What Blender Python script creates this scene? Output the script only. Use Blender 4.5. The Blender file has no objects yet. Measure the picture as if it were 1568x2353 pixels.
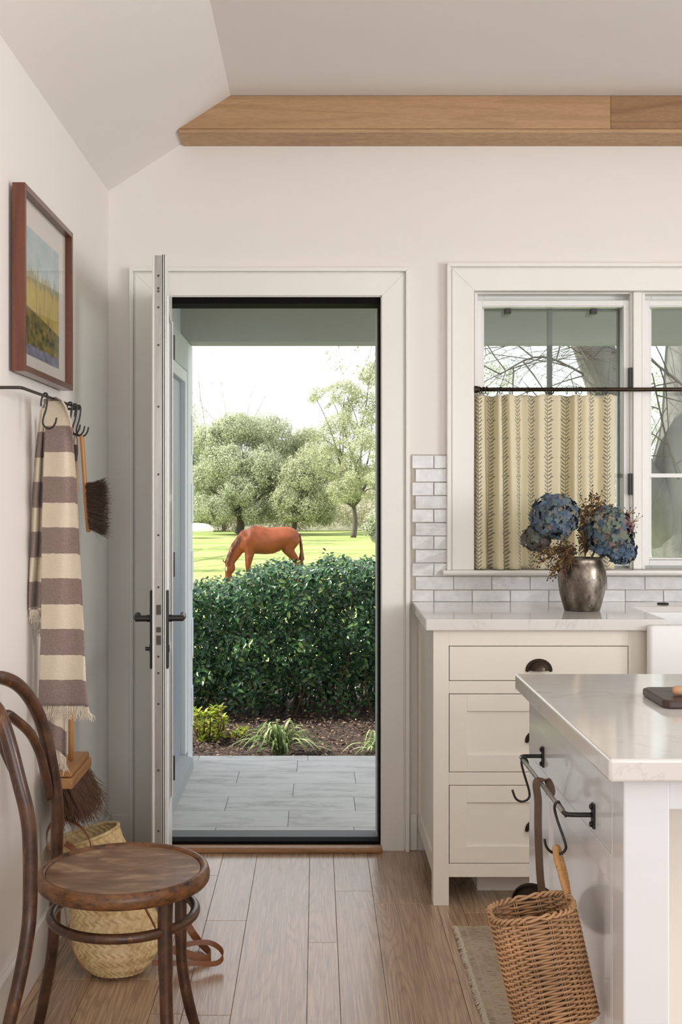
import bpy, bmesh, math, random
import numpy as np
from mathutils import Vector, Matrix, noise as mnoise
random.seed(7); RNG = np.random.default_rng(11)
SC = bpy.context.scene; COL = SC.collection
F = 2675.0; VX = 728.0; HY = 1133.0; H = 1.32          # focal (px), vanishing point, eye height

def s(r, g, b, a=1.0):
    f = lambda c: (c/255/12.92) if c/255 <= 0.04045 else ((c/255+0.055)/1.055)**2.4
    return (f(r), f(g), f(b), a)
def W(px, py, D): return Vector(((px-VX)*D/F, D, H-(py-HY)*D/F))
def XX(px, D): return (px-VX)*D/F
def ZZ(py, D): return H-(py-HY)*D/F

# ------------------------------------------------------------------ camera
cam = bpy.data.objects.new('camera', bpy.data.cameras.new('camera')); COL.objects.link(cam)
cam.location = (0, 0, H); cam.rotation_euler = (math.radians(90), 0, 0)
cam.data.sensor_fit = 'HORIZONTAL'; cam.data.sensor_width = 36; cam.data.lens = 36*F/1568
cam.data.shift_x = (784-VX)/1568; cam.data.shift_y = -(1176.5-HY)/1568
cam.data.clip_start = 0.05; cam.data.clip_end = 500
SC.camera = cam
# ------------------------------------------------------------------ colour management
SC.view_settings.view_transform = 'Standard'; SC.view_settings.look = 'None'
SC.view_settings.gamma = 1; SC.view_settings.use_curve_mapping = False
SC.view_settings.exposure = 0.0
SC.cycles.max_bounces = 9; SC.cycles.diffuse_bounces = 5; SC.cycles.transparent_max_bounces = 24
SC.cycles.caustics_reflective = False; SC.cycles.caustics_refractive = False
SC.cycles.sample_clamp_indirect = 6
# ------------------------------------------------------------------ sky
world = bpy.data.worlds.new('World'); SC.world = world; world.use_nodes = True
wn = world.node_tree; wn.nodes.clear()
wo = wn.nodes.new('ShaderNodeOutputWorld'); wb = wn.nodes.new('ShaderNodeBackground')
wc = wn.nodes.new('ShaderNodeTexCoord'); wsep = wn.nodes.new('ShaderNodeSeparateXYZ'); wr = wn.nodes.new('ShaderNodeValToRGB')
wn.links.new(wc.outputs['Generated'], wsep.inputs[0]); wn.links.new(wsep.outputs[2], wr.inputs[0])
wr.color_ramp.elements[0].position = 0.0; wr.color_ramp.elements[0].color = (1.0, 1.0, 1.0, 1)
wr.color_ramp.elements[1].position = 0.9; wr.color_ramp.elements[1].color = (0.86, 0.92, 1.0, 1)
wn.links.new(wr.outputs[0], wb.inputs[0]); wb.inputs[1].default_value = 1.9
wn.links.new(wb.outputs[0], wo.inputs[0])
# ------------------------------------------------------------------ sun
sun = bpy.data.objects.new('sun', bpy.data.lights.new('sun', 'SUN')); COL.objects.link(sun)
sun.data.energy = 8.0; sun.data.angle = math.radians(0.8); sun.data.color = (1.0, 0.96, 0.86)
sun.rotation_euler = Vector((0.74, 0.01, -0.67)).to_track_quat('-Z', 'Y').to_euler()
# ------------------------------------------------------------------ added area lamps: interior fill set at unseen window openings
def area(name, loc, direction, sx, sy, power, color):
    l = bpy.data.lights.new(name, 'AREA'); l.shape = 'RECTANGLE'; l.size = sx; l.size_y = sy; l.energy = power; l.color = color
    o = bpy.data.objects.new(name, l); COL.objects.link(o); o.location = loc
    o.rotation_euler = Vector(direction).to_track_quat('-Z', 'Y').to_euler(); return o
area('rear_fill_light', (0.45, -2.52, 1.6), (0, 1, 0), 1.5, 1.4, 31, (0.96, 0.975, 1.0))
area('rear_fill_light', (2.35, -2.52, 1.6), (0, 1, 0), 1.5, 1.4, 31, (0.96, 0.975, 1.0))
area('side_fill_light', (3.32, 1.2, 1.55), (-1, 0, 0), 1.8, 1.4, 68, (0.96, 0.975, 1.0))

# ================================================================== materials
def nt(m): return m.node_tree
class NB:
    def __init__(self, name):
        m = bpy.data.materials.new(name); m.use_nodes = True; self.m = m; self.t = m.node_tree
        self.b = self.t.nodes['Principled BSDF']; self.out = self.t.nodes['Material Output']
    def n(self, typ, **kw):
        x = self.t.nodes.new(typ)
        for k, v in kw.items(): setattr(x, k, v)
        return x
    def l(self, a, b): self.t.links.new(a, b)
    def coord(self, kind='Object', scale=(1, 1, 1), rnd=False):
        c = self.n('ShaderNodeTexCoord'); mp = self.n('ShaderNodeMapping'); mp.inputs['Scale'].default_value = scale
        src = c.outputs[kind]
        if rnd:
            oi = self.n('ShaderNodeObjectInfo'); mu = self.n('ShaderNodeMath', operation='MULTIPLY'); mu.inputs[1].default_value = 57.0
            self.l(oi.outputs['Random'], mu.inputs[0]); ad = self.n('ShaderNodeVectorMath', operation='ADD')
            self.l(src, ad.inputs[0]); self.l(mu.outputs[0], ad.inputs[1]); src = ad.outputs[0]
        self.l(src, mp.inputs[0]); return mp.outputs[0]
    def noise(self, vec, scale, detail=4, rough=0.5, dist=0):
        x = self.n('ShaderNodeTexNoise'); x.inputs['Scale'].default_value = scale; x.inputs['Detail'].default_value = detail
        x.inputs['Roughness'].default_value = rough; x.inputs['Distortion'].default_value = dist
        if vec is not None: self.l(vec, x.inputs['Vector'])
        return x.outputs['Fac']
    def ramp(self, fac, stops, interp='LINEAR'):
        r = self.n('ShaderNodeValToRGB'); e = r.color_ramp.elements; r.color_ramp.interpolation = interp
        while len(e) < len(stops): e.new(0.5)
        for k, (p, c) in enumerate(stops):
            e[k].position = p; e[k].color = c if len(c) == 4 else (*c, 1)
        self.l(fac, r.inputs[0]); return r.outputs[0]
    def mix(self, fac, a, b, mode='MIX'):
        x = self.n('ShaderNodeMix', data_type='RGBA', blend_type=mode)
        for sock, v in ((x.inputs[0], fac), (x.inputs[6], a), (x.inputs[7], b)):
            if isinstance(v, (int, float)): sock.default_value = v
            elif isinstance(v, tuple): sock.default_value = v
            else: self.l(v, sock)
        return x.outputs[2]
    def math(self, op, a, b=None, c=None):
        x = self.n('ShaderNodeMath', operation=op)
        for k, v in enumerate((a, b, c)):
            if v is None: continue
            if isinstance(v, (int, float)): x.inputs[k].default_value = v
            else: self.l(v, x.inputs[k])
        return x.outputs[0]
    def bump(self, h, strength=0.3, dist=0.002):
        b = self.n('ShaderNodeBump'); b.inputs['Strength'].default_value = strength; b.inputs['Distance'].default_value = dist
        self.l(h, b.inputs['Height']); self.l(b.outputs[0], self.b.inputs['Normal'])
    def set(self, **kw):
        for k, v in kw.items():
            k = {'color': 'Base Color', 'rough': 'Roughness', 'metal': 'Metallic', 'coat': 'Coat Weight', 'coatr': 'Coat Roughness',
                 'spec': 'Specular IOR Level', 'trans': 'Transmission Weight', 'sheen': 'Sheen Weight', 'sub': 'Subsurface Weight', 'alpha': 'Alpha', 'ior': 'IOR'}[k]
            if isinstance(v, (int, float, tuple)): self.b.inputs[k].default_value = v
            else: self.l(v, self.b.inputs[k])
        return self

def paint(name, c, rough=0.5, var=0.03, scale=3.0, bump=0.05, bscale=60, kind='Object', spec=0.5, coat=0.0, metal=0.0, rnd=False, stretch=(1, 1, 1)):
    """painted or plain surface with a little procedural unevenness"""
    nb = NB(name); v = nb.coord(kind, stretch, rnd); f = nb.noise(v, scale, 5, 0.6)
    lo = tuple(max(0, x*(1-var)) for x in c[:3]) + (1,); hi = tuple(min(1, x*(1+var)) for x in c[:3]) + (1,)
    nb.set(color=nb.ramp(f, [(0.3, lo), (0.7, hi)]), rough=rough, spec=spec, coat=coat, metal=metal)
    if bump: nb.bump(nb.noise(v, bscale, 3), bump, 0.002)
    return nb.m

def wood(name, dark, mid, light, rough=0.45, rings=14, sx=4.0, sy=0.8, sz=4.0, fine=1.0, contrast=0.5, coat=0.0, rnd=True, knots=False, huevar=0.0, brt=0.0):
    """wood: contour lines of a stretched noise give cathedral grain; long axis = the least scaled one"""
    nb = NB(name); v = nb.coord('Object', (sx, sy, sz), rnd)
    n1 = nb.noise(v, 1.0, 3, 0.45, 0.25)
    ph = nb.math('MULTIPLY', n1, rings*6.2832); sn = nb.math('SINE', ph); g = nb.math('MULTIPLY_ADD', sn, 0.5, 0.5)
    v2 = nb.coord('Object', (sx*48, sy*9, sz*48), rnd); pores = nb.noise(v2, 1.0, 3, 0.7)
    g2 = nb.math('MULTIPLY', nb.math('POWER', g, 3.6), contrast)
    tone = nb.noise(nb.coord('Object', (sx*.5, sy*.5, sz*.5), rnd), 1.0, 2)
    base = nb.ramp(tone, [(0.3, mid), (0.7, light)])
    if huevar:
        oi = nb.n('ShaderNodeObjectInfo'); hv = nb.n('ShaderNodeHueSaturation')
        nb.l(base, hv.inputs['Color']); nb.l(nb.math('MULTIPLY_ADD', oi.outputs['Random'], huevar, 1-huevar/2), hv.inputs['Value']); base = hv.outputs[0]
    c = nb.mix(g2, base, dark)
    c = nb.mix(nb.math('MULTIPLY', nb.ramp(pores, [(0.42, (1, 1, 1)), (0.56, (0, 0, 0))]), 0.35*fine), c, dark)
    if knots:
        k = nb.n('ShaderNodeTexVoronoi'); k.inputs['Scale'].default_value = 1.0; nb.l(nb.coord('Object', (sx*1.3, sy*1.6, 1), rnd), k.inputs['Vector'])
        c = nb.mix(nb.ramp(k.outputs['Distance'], [(0.02, (0.85,)*3), (0.09, (0, 0, 0))]), c, dark)
    nb.set(color=c, rough=rough, coat=coat, coatr=0.22)
    nb.bump(nb.math('ADD', nb.math('MULTIPLY', g, -0.5), nb.math('MULTIPLY', pores, 0.7)), 0.18, 0.001)
    return nb.m

M = {}
M['wall'] = paint('warm_white_wall', s(238, 233, 227), 0.85, 0.012, 1.2, 0.06, 90)
M['ceil'] = paint('ceiling_white', s(238, 233, 227), 0.9, 0.012, 1.0, 0.05, 80)
M['trim'] = paint('white_trim_paint', s(240, 237, 231), 0.34, 0.02, 4, 0.05, 40)
M['cab'] = paint('cream_cabinet_paint', s(234, 227, 215), 0.38, 0.02, 5, 0.05, 50)
M['isl'] = paint('white_island_paint', s(226, 226, 228), 0.16, 0.02, 3, 0.025, 14, coat=0.3)
M['vinyl'] = paint('white_window_frame', s(236, 235, 232), 0.3, 0.01, 5, 0.0)
M['black'] = paint('black_metal', s(30, 27, 25), 0.42, 0.2, 30, 0.1, 120)
M['rubber'] = paint('black_weatherstrip', s(16, 14, 13), 0.8, 0.3, 25, 0.1, 90, spec=0.12)
M['bronze'] = paint('dark_bronze', s(70, 58, 48), 0.35, 0.25, 30, 0.05, 90, metal=0.8)
M['iron'] = paint('dark_iron', s(78, 74, 70), 0.4, 0.2, 30, 0.05, 120, metal=0.8)
M['steel'] = paint('brushed_steel', s(150, 146, 140), 0.38, 0.12, 6, 0.05, 60, metal=0.85, stretch=(8, 8, 1))
M['gap'] = paint('dark_gap', s(30, 24, 18), 0.9, 0.1, 5, 0)
M['porch'] = paint('porch_grey_paint', s(160, 164, 166), 0.7, 0.03, 3, 0.1, 60)
M['beamgrey'] = paint('porch_beam_grey', s(186, 190, 186), 0.75, 0.03, 3, 0.1, 60)
M['porchceil'] = paint('porch_ceiling_bounce_tint', s(232, 228, 200), 0.7, 0.03, 3, 0.05, 60)  # warm tint stands in for light bounced up from the sunlit grass
M['sillgrey'] = paint('grey_sill', s(112, 116, 116), 0.6, 0.05, 8, 0.05, 60)
M['ext'] = paint('exterior_white_siding', s(222, 228, 234), 0.6, 0.03, 3, 0.08, 50)
M['stucco'] = paint('exterior_stucco', s(206, 214, 218), 0.85, 0.04, 8, 0.5, 160)
M['extdoor'] = paint('blue_grey_door_paint', s(150, 160, 172), 0.45, 0.03, 3, 0.05, 40)
M['fireclay'] = paint('white_fireclay', s(238, 237, 236), 0.35, 0.01, 3, 0)
M['ironbolt'] = M['black']
M['greysash'] = paint('grey_sash_paint', s(138, 134, 126), 0.5, 0.05, 6, 0.05, 60)
M['leather'] = paint('tan_leather', s(132, 80, 46), 0.45, 0.15, 18, 0.15, 220)
M['brownleather'] = paint('brown_leather', s(92, 70, 52), 0.5, 0.15, 18, 0.15, 220)
M['darkwrap'] = paint('dark_wrap', s(60, 44, 36), 0.7, 0.25, 60, 0.3, 300)
M['bristle'] = paint('dark_bristles', s(66, 50, 38), 0.55, 0.45, 60, 0)
M['coir'] = paint('brown_coir', s(88, 58, 34), 0.7, 0.45, 60, 0)
M['fringe'] = paint('cream_fringe', s(226, 214, 196), 0.95, 0.08, 60, 0)
M['twig'] = paint('brown_twigs', s(84, 66, 50), 0.8, 0.3, 40, 0)
M['berry'] = paint('dark_berries', s(58, 40, 36), 0.5, 0.5, 120, 0)
M['spraystem'] = paint('ochre_stems', s(130, 98, 48), 0.7, 0.25, 60, 0)
M['stem'] = paint('green_stem', s(96, 104, 66), 0.6, 0.2, 30, 0)
M['mount'] = paint('white_mat_board', s(222, 214, 204), 0.9, 0.01, 20, 0.02, 200)
M['ochrehandle'] = wood('beech_handle', s(120, 74, 34), s(188, 128, 70), s(204, 146, 84), 0.4, 4, 20, 20, 2, 0.5, 0.35)
M['broomwood'] = wood('broom_wood', s(120, 82, 48), s(170, 122, 78), s(188, 140, 92), 0.5, 4, 20, 3, 20, 0.6, 0.35)
M['oakbeam'] = wood('white_oak_beam', s(142, 106, 74), s(180, 142, 104), s(196, 160, 120), 0.55, 7, 0.5, 6, 9, 0.9, 0.30)
M['oakbeam2'] = wood('darker_oak_board', s(110, 78, 50), s(150, 112, 78), s(164, 126, 90), 0.55, 7, 0.7, 6, 9, 0.9, 0.45)
M['floor'] = wood('oak_floor_plank', s(124, 100, 82), s(186, 152, 122), s(202, 170, 140), 0.24, 30, 6.5, 0.45, 2, 1.5, 0.40, coat=0.22, knots=False, huevar=0.14)
M['floorbase'] = paint('floor_base', s(78, 52, 34), 0.7, 0.1, 4, 0.05)
M['threshold'] = wood('oak_threshold', s(110, 74, 44), s(172, 126, 82), s(188, 142, 98), 0.45, 5, 0.6, 8, 8, 0.8, 0.4)
M['frame'] = wood('walnut_frame', s(58, 26, 14), s(104, 56, 36), s(124, 68, 44), 0.38, 4, 12, 12, 1.5, 0.6, 0.35, coat=0.15)
M['framelong'] = wood('walnut_frame_long', s(60, 32, 22), s(100, 62, 46), s(118, 76, 58), 0.32, 4, 12, 1.5, 12, 0.6, 0.35, coat=0.3)
M['boardwood'] = wood('dark_board_wood', s(36, 24, 20), s(66, 48, 42), s(80, 58, 50), 0.4, 5, 1.5, 6, 6, 0.6, 0.3)
M['pinwood'] = wood('light_rolling_pin', s(170, 112, 80), s(214, 162, 128), s(224, 176, 142), 0.5, 3, 1.5, 8, 8, 0.5, 0.2)

def chair_wood():
    nb = NB('bentwood_brown'); v = nb.coord('Object', (1, 1, 1))
    st = nb.noise(nb.coord('Object', (9, 9, 9)), 2.0, 5, 0.65)
    c = nb.ramp(st, [(0.28, s(40, 24, 15)), (0.5, s(70, 43, 27)), (0.72, s(102, 66, 40))])
    wear = nb.noise(nb.coord('Object', (60, 60, 14)), 1.0, 4, 0.7)
    c = nb.mix(nb.ramp(wear, [(0.6, (0, 0, 0)), (0.7, (0.8,)*3)]), c, s(140, 94, 54))
    nb.set(color=c, rough=nb.math('MULTIPLY_ADD', st, 0.25, 0.22), coat=0.15); nb.bump(wear, 0.15, 0.001); return nb.m
M['chair'] = chair_wood()
def seat_wood():
    nb = NB('worn_seat'); st = nb.noise(nb.coord('Object', (5, 14, 5)), 1.6, 6, 0.62, 0.6)
    c = nb.ramp(st, [(0.3, s(96, 68, 50)), (0.5, s(142, 110, 84)), (0.64, s(188, 156, 126))])
    fine = nb.noise(nb.coord('Object', (14, 160, 14)), 1.0, 3, 0.6)
    c = nb.mix(nb.math('MULTIPLY', fine, 0.3), c, s(96, 60, 38))
    nb.set(color=c, rough=0.33, coat=0.15); nb.bump(fine, 0.1, 0.001); return nb.m
M['seat'] = seat_wood()
def rim_wood():
    nb = NB('worn_seat_rim'); st = nb.noise(nb.coord('Object', (16, 16, 30)), 1.6, 6, 0.68)
    c = nb.ramp(st, [(0.34, s(40, 24, 14)), (0.46, s(104, 66, 36)), (0.7, s(140, 94, 54))])
    nb.set(color=c, rough=0.4, coat=0.1); return nb.m
M['rim'] = rim_wood()
def marble(name, rough):
    nb = NB(name); v = nb.coord('Object', (1, 3, 1)); n = nb.noise(v, 2.2, 8, 0.62, 1.2)
    vein = nb.ramp(nb.math('ABSOLUTE', nb.math('SUBTRACT', n, 0.5)), [(0.0, (1, 1, 1)), (0.012, (0, 0, 0))])
    cl = nb.noise(v, 1.3, 4); c = nb.ramp(cl, [(0.3, s(216, 211, 206)), (0.7, s(230, 226, 222))])
    patch = nb.ramp(nb.noise(v, 0.9, 3), [(0.45, (0, 0, 0)), (0.65, (0.5,)*3)])
    c = nb.mix(nb.math('MULTIPLY', vein, patch), c, s(150, 148, 148)); nb.set(color=c, rough=rough); return nb.m
M['marble'] = marble('white_quartz', 0.09)
def tilemat():
    nb = NB('zellige_tile'); v = nb.coord('Object', (1, 1, 1), True); oi = nb.n('ShaderNodeObjectInfo')
    n = nb.noise(v, 22, 4, 0.6); c = nb.ramp(n, [(0.3, s(206, 205, 206)), (0.7, s(228, 226, 225))])
    hv = nb.n('ShaderNodeHueSaturation'); nb.l(c, hv.inputs['Color']); nb.l(nb.math('MULTIPLY_ADD', oi.outputs['Random'], 0.1, 0.95), hv.inputs['Value'])
    nb.set(color=hv.outputs[0], rough=0.16); nb.bump(nb.noise(v, 28, 3), 0.35, 0.004); return nb.m
M['tile'] = tilemat()
M['grout'] = paint('grout', s(190, 180, 168), 0.9, 0.08, 60, 0.2, 200)
def pavermat():
    nb = NB('grey_porcelain_paver'); v = nb.coord('Object', (1, 3, 1), True); n = nb.noise(v, 4, 7, 0.68, 0.4)
    c = nb.ramp(n, [(0.3, s(160, 159, 157)), (0.5, s(198, 197, 195)), (0.75, s(210, 209, 207))])
    nb.set(color=c, rough=0.55); nb.bump(n, 0.1, 0.002); return nb.m
M['paver'] = pavermat()
def glassmat(name, ior=1.45, tint=(1, 1, 1, 1), gloss=1.0):
    nb = NB(name); t = nb.t; t.nodes.remove(nb.b)
    tr = nb.n('ShaderNodeBsdfTransparent'); tr.inputs[0].default_value = tint
    gl = nb.n('ShaderNodeBsdfGlossy'); gl.inputs['Roughness'].default_value = 0.0
    fr = nb.n('ShaderNodeFresnel'); fr.inputs['IOR'].default_value = ior
    mx = nb.n('ShaderNodeMixShader'); nb.l(nb.math('MULTIPLY', fr.outputs[0], gloss), mx.inputs[0]); nb.l(tr.outputs[0], mx.inputs[1]); nb.l(gl.outputs[0], mx.inputs[2])
    nb.l(mx.outputs[0], nb.out.inputs[0]); return nb.m
M['glass'] = glassmat('window_glass', 1.5, (0.90, 0.94, 0.93, 1), 1.2)
M['picglass'] = glassmat('picture_glass', 1.3, (1, 1, 1, 1), 0.30)
def curtainmat():
    nb = NB('cream_vine_stripe_linen'); uv = nb.n('ShaderNodeUVMap'); sp = nb.n('ShaderNodeSeparateXYZ'); nb.l(uv.outputs[0], sp.inputs[0])
    # u counts stripes, v counts sprigs; leaves are slanted ellipses either side of a stem
    u = nb.math('SUBTRACT', nb.math('FRACT', sp.outputs[0]), 0.5); au = nb.math('ABSOLUTE', u); v = nb.math('FRACT', sp.outputs[1])
    a = nb.math('MULTIPLY', au, 3.4)                              # across, 0..2.6
    d = nb.math('SUBTRACT', nb.math('FRACT', nb.math('SUBTRACT', sp.outputs[1], nb.math('MULTIPLY', a, 1.35))), 0.5)
    du = nb.math('SUBTRACT', a, 0.34)
    e = nb.math('ADD', nb.math('POWER', nb.math('DIVIDE', d, 0.21), 2), nb.math('POWER', nb.math('DIVIDE', du, 0.30), 2))
    leaf = nb.math('LESS_THAN', e, 1.0); stemm = nb.math('LESS_THAN', a, 0.05)
    v4 = nb.math('FRACT', nb.math('MULTIPLY', sp.outputs[1], 0.2))
    bd = nb.math('ADD', nb.math('POWER', nb.math('DIVIDE', nb.math('SUBTRACT', v4, 0.9), 0.035), 2), nb.math('POWER', nb.math('DIVIDE', nb.math('SUBTRACT', a, 0.62), 0.2), 2))
    mk = nb.math('MAXIMUM', nb.math('MAXIMUM', leaf, stemm), nb.math('LESS_THAN', bd, 1.0))
    c = nb.mix(nb.math('MULTIPLY', mk, 0.72), s(246, 237, 208), s(92, 90, 66))
    wv = nb.noise(nb.coord('Object', (300, 300, 300)), 1, 2); nb.bump(wv, 0.15, 0.001)
    nb.set(color=c, rough=0.9)
    tl = nb.n('ShaderNodeBsdfTranslucent'); nb.l(c, tl.inputs[0]); mx = nb.n('ShaderNodeMixShader'); mx.inputs[0].default_value = 0.28
    nb.l(nb.b.outputs[0], mx.inputs[1]); nb.l(tl.outputs[0], mx.inputs[2]); nb.l(mx.outputs[0], nb.out.inputs[0]); return nb.m
M['curtain'] = curtainmat()
def towelmat():
    nb = NB('striped_terry'); uv = nb.n('ShaderNodeUVMap'); sp = nb.n('ShaderNodeSeparateXYZ'); nb.l(uv.outputs[0], sp.inputs[0])
    wob = nb.noise(nb.coord('Object', (60, 60, 60)), 1, 2)
    v = nb.math('ADD', sp.outputs[1], nb.math('MULTIPLY', wob, 0.06)); st = nb.math('GREATER_THAN', nb.math('FRACT', nb.math('MULTIPLY', v, 0.5)), 0.515)
    sp1 = nb.noise(nb.coord('Object', (700, 700, 700)), 1, 2, 0.7)
    br = nb.ramp(sp1, [(0.35, s(118, 98, 90)), (0.62, s(166, 146, 138))]); cr = nb.ramp(sp1, [(0.3, s(214, 198, 174)), (0.6, s(234, 221, 200))])
    nb.set(color=nb.mix(st, br, cr), rough=0.95, sheen=0.2); nb.bump(nb.noise(nb.coord('Object', (420, 420, 420)), 1, 3), 0.5, 0.003); return nb.m
M['towel'] = towelmat()
def picmat():
    nb = NB('landscape_print'); uv = nb.n('ShaderNodeUVMap'); sp = nb.n('ShaderNodeSeparateXYZ'); nb.l(uv.outputs[0], sp.inputs[0]); U, V = sp.outputs[0], sp.outputs[1]
    m2 = nb.n('ShaderNodeMapping'); m2.inputs['Scale'].default_value = (16, 1.6, 1); nb.l(uv.outputs[0], m2.inputs[0])
    strk = nb.noise(m2.outputs[0], 1.2, 5, 0.6); m3 = nb.n('ShaderNodeMapping'); m3.inputs['Scale'].default_value = (13, 0.0, 1); nb.l(uv.outputs[0], m3.inputs[0])
    sk = nb.noise(m3.outputs[0], 1.0, 5, 0.75)
    sky = nb.ramp(nb.noise(uv.outputs[0], 7, 4), [(0.3, s(150, 178, 182)), (0.7, s(186, 200, 196))])
    far = nb.ramp(strk, [(0.3, s(112, 116, 84)), (0.6, s(164, 152, 92))])
    tr = nb.ramp(strk, [(0.25, s(96, 96, 52)), (0.42, s(176, 146, 84)), (0.55, s(206, 184, 84)), (0.75, s(150, 156, 80))])
    low = nb.ramp(nb.noise(uv.outputs[0], 14, 4, 0.6), [(0.35, s(52, 62, 38)), (0.6, s(142, 124, 56)), (0.8, s(190, 150, 72))])
    wat = nb.ramp(nb.noise(uv.outputs[0], 10, 4), [(0.3, s(96, 100, 120)), (0.7, s(150, 150, 164))])
    line = nb.math('MULTIPLY_ADD', sk, 0.75, 0.30)
    c = nb.mix(nb.math('GREATER_THAN', V, line), far, sky)
    c = nb.mix(nb.math('LESS_THAN', V, nb.math('MULTIPLY_ADD', sk, 0.5, 0.34)), c, tr)
    c = nb.mix(nb.math('LESS_THAN', V, nb.math('MULTIPLY_ADD', U, -0.12, 0.40)), c, low)
    c = nb.mix(nb.math('LESS_THAN', V, nb.math('MULTIPLY_ADD', sk, 0.12, 0.02)), c, wat)
    nb.set(color=c, rough=0.8); return nb.m
M['print'] = picmat()
def vasemat():
    nb = NB('tarnished_silver'); v = nb.coord('Object', (9, 9, 6)); n = nb.noise(v, 1.6, 6, 0.66); n2 = nb.noise(v, 5, 5, 0.7)
    c = nb.ramp(n, [(0.32, s(62, 52, 44)), (0.5, s(122, 112, 100)), (0.68, s(188, 180, 168))])
    c = nb.mix(nb.ramp(n2, [(0.55, (0, 0, 0)), (0.68, (0.7,)*3)]), c, s(60, 50, 42))
    nb.set(color=c, metal=0.85, rough=nb.math('MULTIPLY_ADD', n2, 0.35, 0.15)); nb.bump(n2, 0.1, 0.001); return nb.m
M['vase'] = vasemat()
def leafmat(name, stops, rough=0.35, trans=0.25, attr='rnd', spec=0.5):
    nb = NB(name)
    if attr == 'obj': f = nb.n('ShaderNodeObjectInfo').outputs['Random']
    else:
        a = nb.n('ShaderNodeAttribute'); a.attribute_name = 'rnd'; f = a.outputs['Fac']
    nz = nb.noise(nb.coord('Object', (1, 1, 1)), 30, 2); c = nb.mix(nb.math('MULTIPLY', nz, 0.3), nb.ramp(f, stops), stops[0][1])
    nb.set(color=c, rough=rough, spec=spec)
    if trans:
        tl = nb.n('ShaderNodeBsdfTranslucent'); nb.l(c, tl.inputs[0]); mx = nb.n('ShaderNodeMixShader'); mx.inputs[0].default_value = trans
        nb.l(nb.b.outputs[0], mx.inputs[1]); nb.l(tl.outputs[0], mx.inputs[2]); nb.l(mx.outputs[0], nb.out.inputs[0])
    return nb.m
HS = [(0.0, s(24, 52, 32)), (0.45, s(46, 84, 50)), (0.8, s(74, 114, 62)), (1.0, s(128, 150, 82))]
M['hedge'] = leafmat('hedge_leaf', HS, 0.24, 0.18); M['hedgeobj'] = leafmat('hedge_leaf_single', HS, 0.24, 0.18, 'obj')
M['lime'] = leafmat('lime_leaf', [(0, s(120, 140, 40)), (0.6, s(176, 190, 66)), (1, s(214, 196, 96))], 0.4, 0.3, 'obj')
M['strap'] = leafmat('variegated_strap_leaf', [(0, s(84, 112, 60)), (0.5, s(146, 164, 98)), (1, s(216, 220, 170))], 0.4, 0.25, 'obj')
M['oakleaf'] = leafmat('hazed_oak_leaf', [(0, s(140, 150, 122)), (0.5, s(194, 199, 166)), (1, s(230, 230, 202))], 0.6, 0.35)  # leaf colours lightened and greyed to carry the distant haze
M['oakleaf2'] = leafmat('yellow_green_leaf', [(0, s(134, 144, 110)), (0.5, s(190, 194, 156)), (1, s(230, 228, 196))], 0.6, 0.35)  # second oak foliage, haze likewise mixed into its colours
M['greyleaf'] = leafmat('grey_green_leaf', [(0, s(150, 160, 132)), (0.5, s(190, 196, 168)), (1, s(216, 218, 194))], 0.6, 0.3)
M['brush'] = leafmat('pale_brush_leaf', [(0, s(160, 158, 134)), (0.5, s(196, 196, 164)), (1, s(224, 216, 196))], 0.7, 0.3)
M['hill'] = paint('brushy_hillside', s(112, 112, 86), 0.95, 0.35, 1.4, 1.0, 1.5)
M['nearbark'] = paint('near_oak_bark', s(122, 118, 114), 0.9, 0.25, 5, 0.8, 14, stretch=(1, 1, 0.3))
M['bark'] = paint('grey_bark', s(92, 86, 80), 0.9, 0.25, 6, 0.8, 14, stretch=(1, 1, 0.3))
M['palebark'] = paint('pale_branch', s(176, 166, 158), 0.9, 0.15, 6, 0.3, 20)
M['fence'] = paint('dark_fence_wood', s(52, 44, 40), 0.8, 0.2, 6, 0.3, 30)
M['rock'] = paint('white_rock', s(222, 218, 212), 0.9, 0.1, 3, 0.4, 6)
M['horse'] = paint('chestnut_coat', s(124, 62, 33), 0.58, 0.34, 1.7, 0.5, 3.2, spec=0.3)
M['horsedark'] = paint('dark_mane_hair', s(96, 50, 32), 0.55, 0.3, 30, 0)
M['horsepale'] = paint('white_blaze', s(226, 206, 186), 0.6, 0.05, 10, 0)
M['hoof'] = paint('hoof', s(92, 76, 62), 0.5, 0.1, 10, 0)
def meadow():
    nb = NB('meadow_grass'); v = nb.coord('Object', (0.12, 0.5, 1)); n = nb.noise(v, 1.0, 6, 0.6); n2 = nb.noise(nb.coord('Object', (1, 2, 1)), 5, 5, 0.7)
    c = nb.ramp(n, [(0.3, s(122, 144, 76)), (0.5, s(160, 170, 108)), (0.7, s(190, 190, 140))]); c = nb.mix(nb.math('MULTIPLY', n2, 0.5), c, s(120, 134, 70))
    nb.set(color=c, rough=0.95, spec=0.1); nb.bump(n2, 0.6, 0.05); return nb.m
M['meadow'] = meadow()
M['mulch'] = paint('mulch_soil', s(62, 48, 40), 0.95, 0.45, 24, 0.8, 60)
M['chip'] = leafmat('bark_chip', [(0, s(52, 40, 34)), (0.5, s(96, 74, 60)), (0.85, s(132, 106, 88)), (1, s(186, 160, 136))], 0.8, 0)
def strawmat():
    nb = NB('palm_straw'); v = nb.coord('Object', (1, 1, 1)); n = nb.noise(v, 45, 4, 0.7); uv = nb.n('ShaderNodeUVMap'); n2 = nb.noise(uv.outputs[0], 30, 3)
    c = nb.ramp(n, [(0.28, s(184, 152, 100)), (0.5, s(218, 192, 142)), (0.75, s(234, 212, 168))]); nb.set(color=c, rough=0.6); nb.bump(n2, 0.3, 0.001); return nb.m
M['straw'] = strawmat()
M['wicker'] = paint('golden_wicker', s(176, 136, 98), 0.5, 0.32, 12, 0.1, 200, rnd=False)
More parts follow.
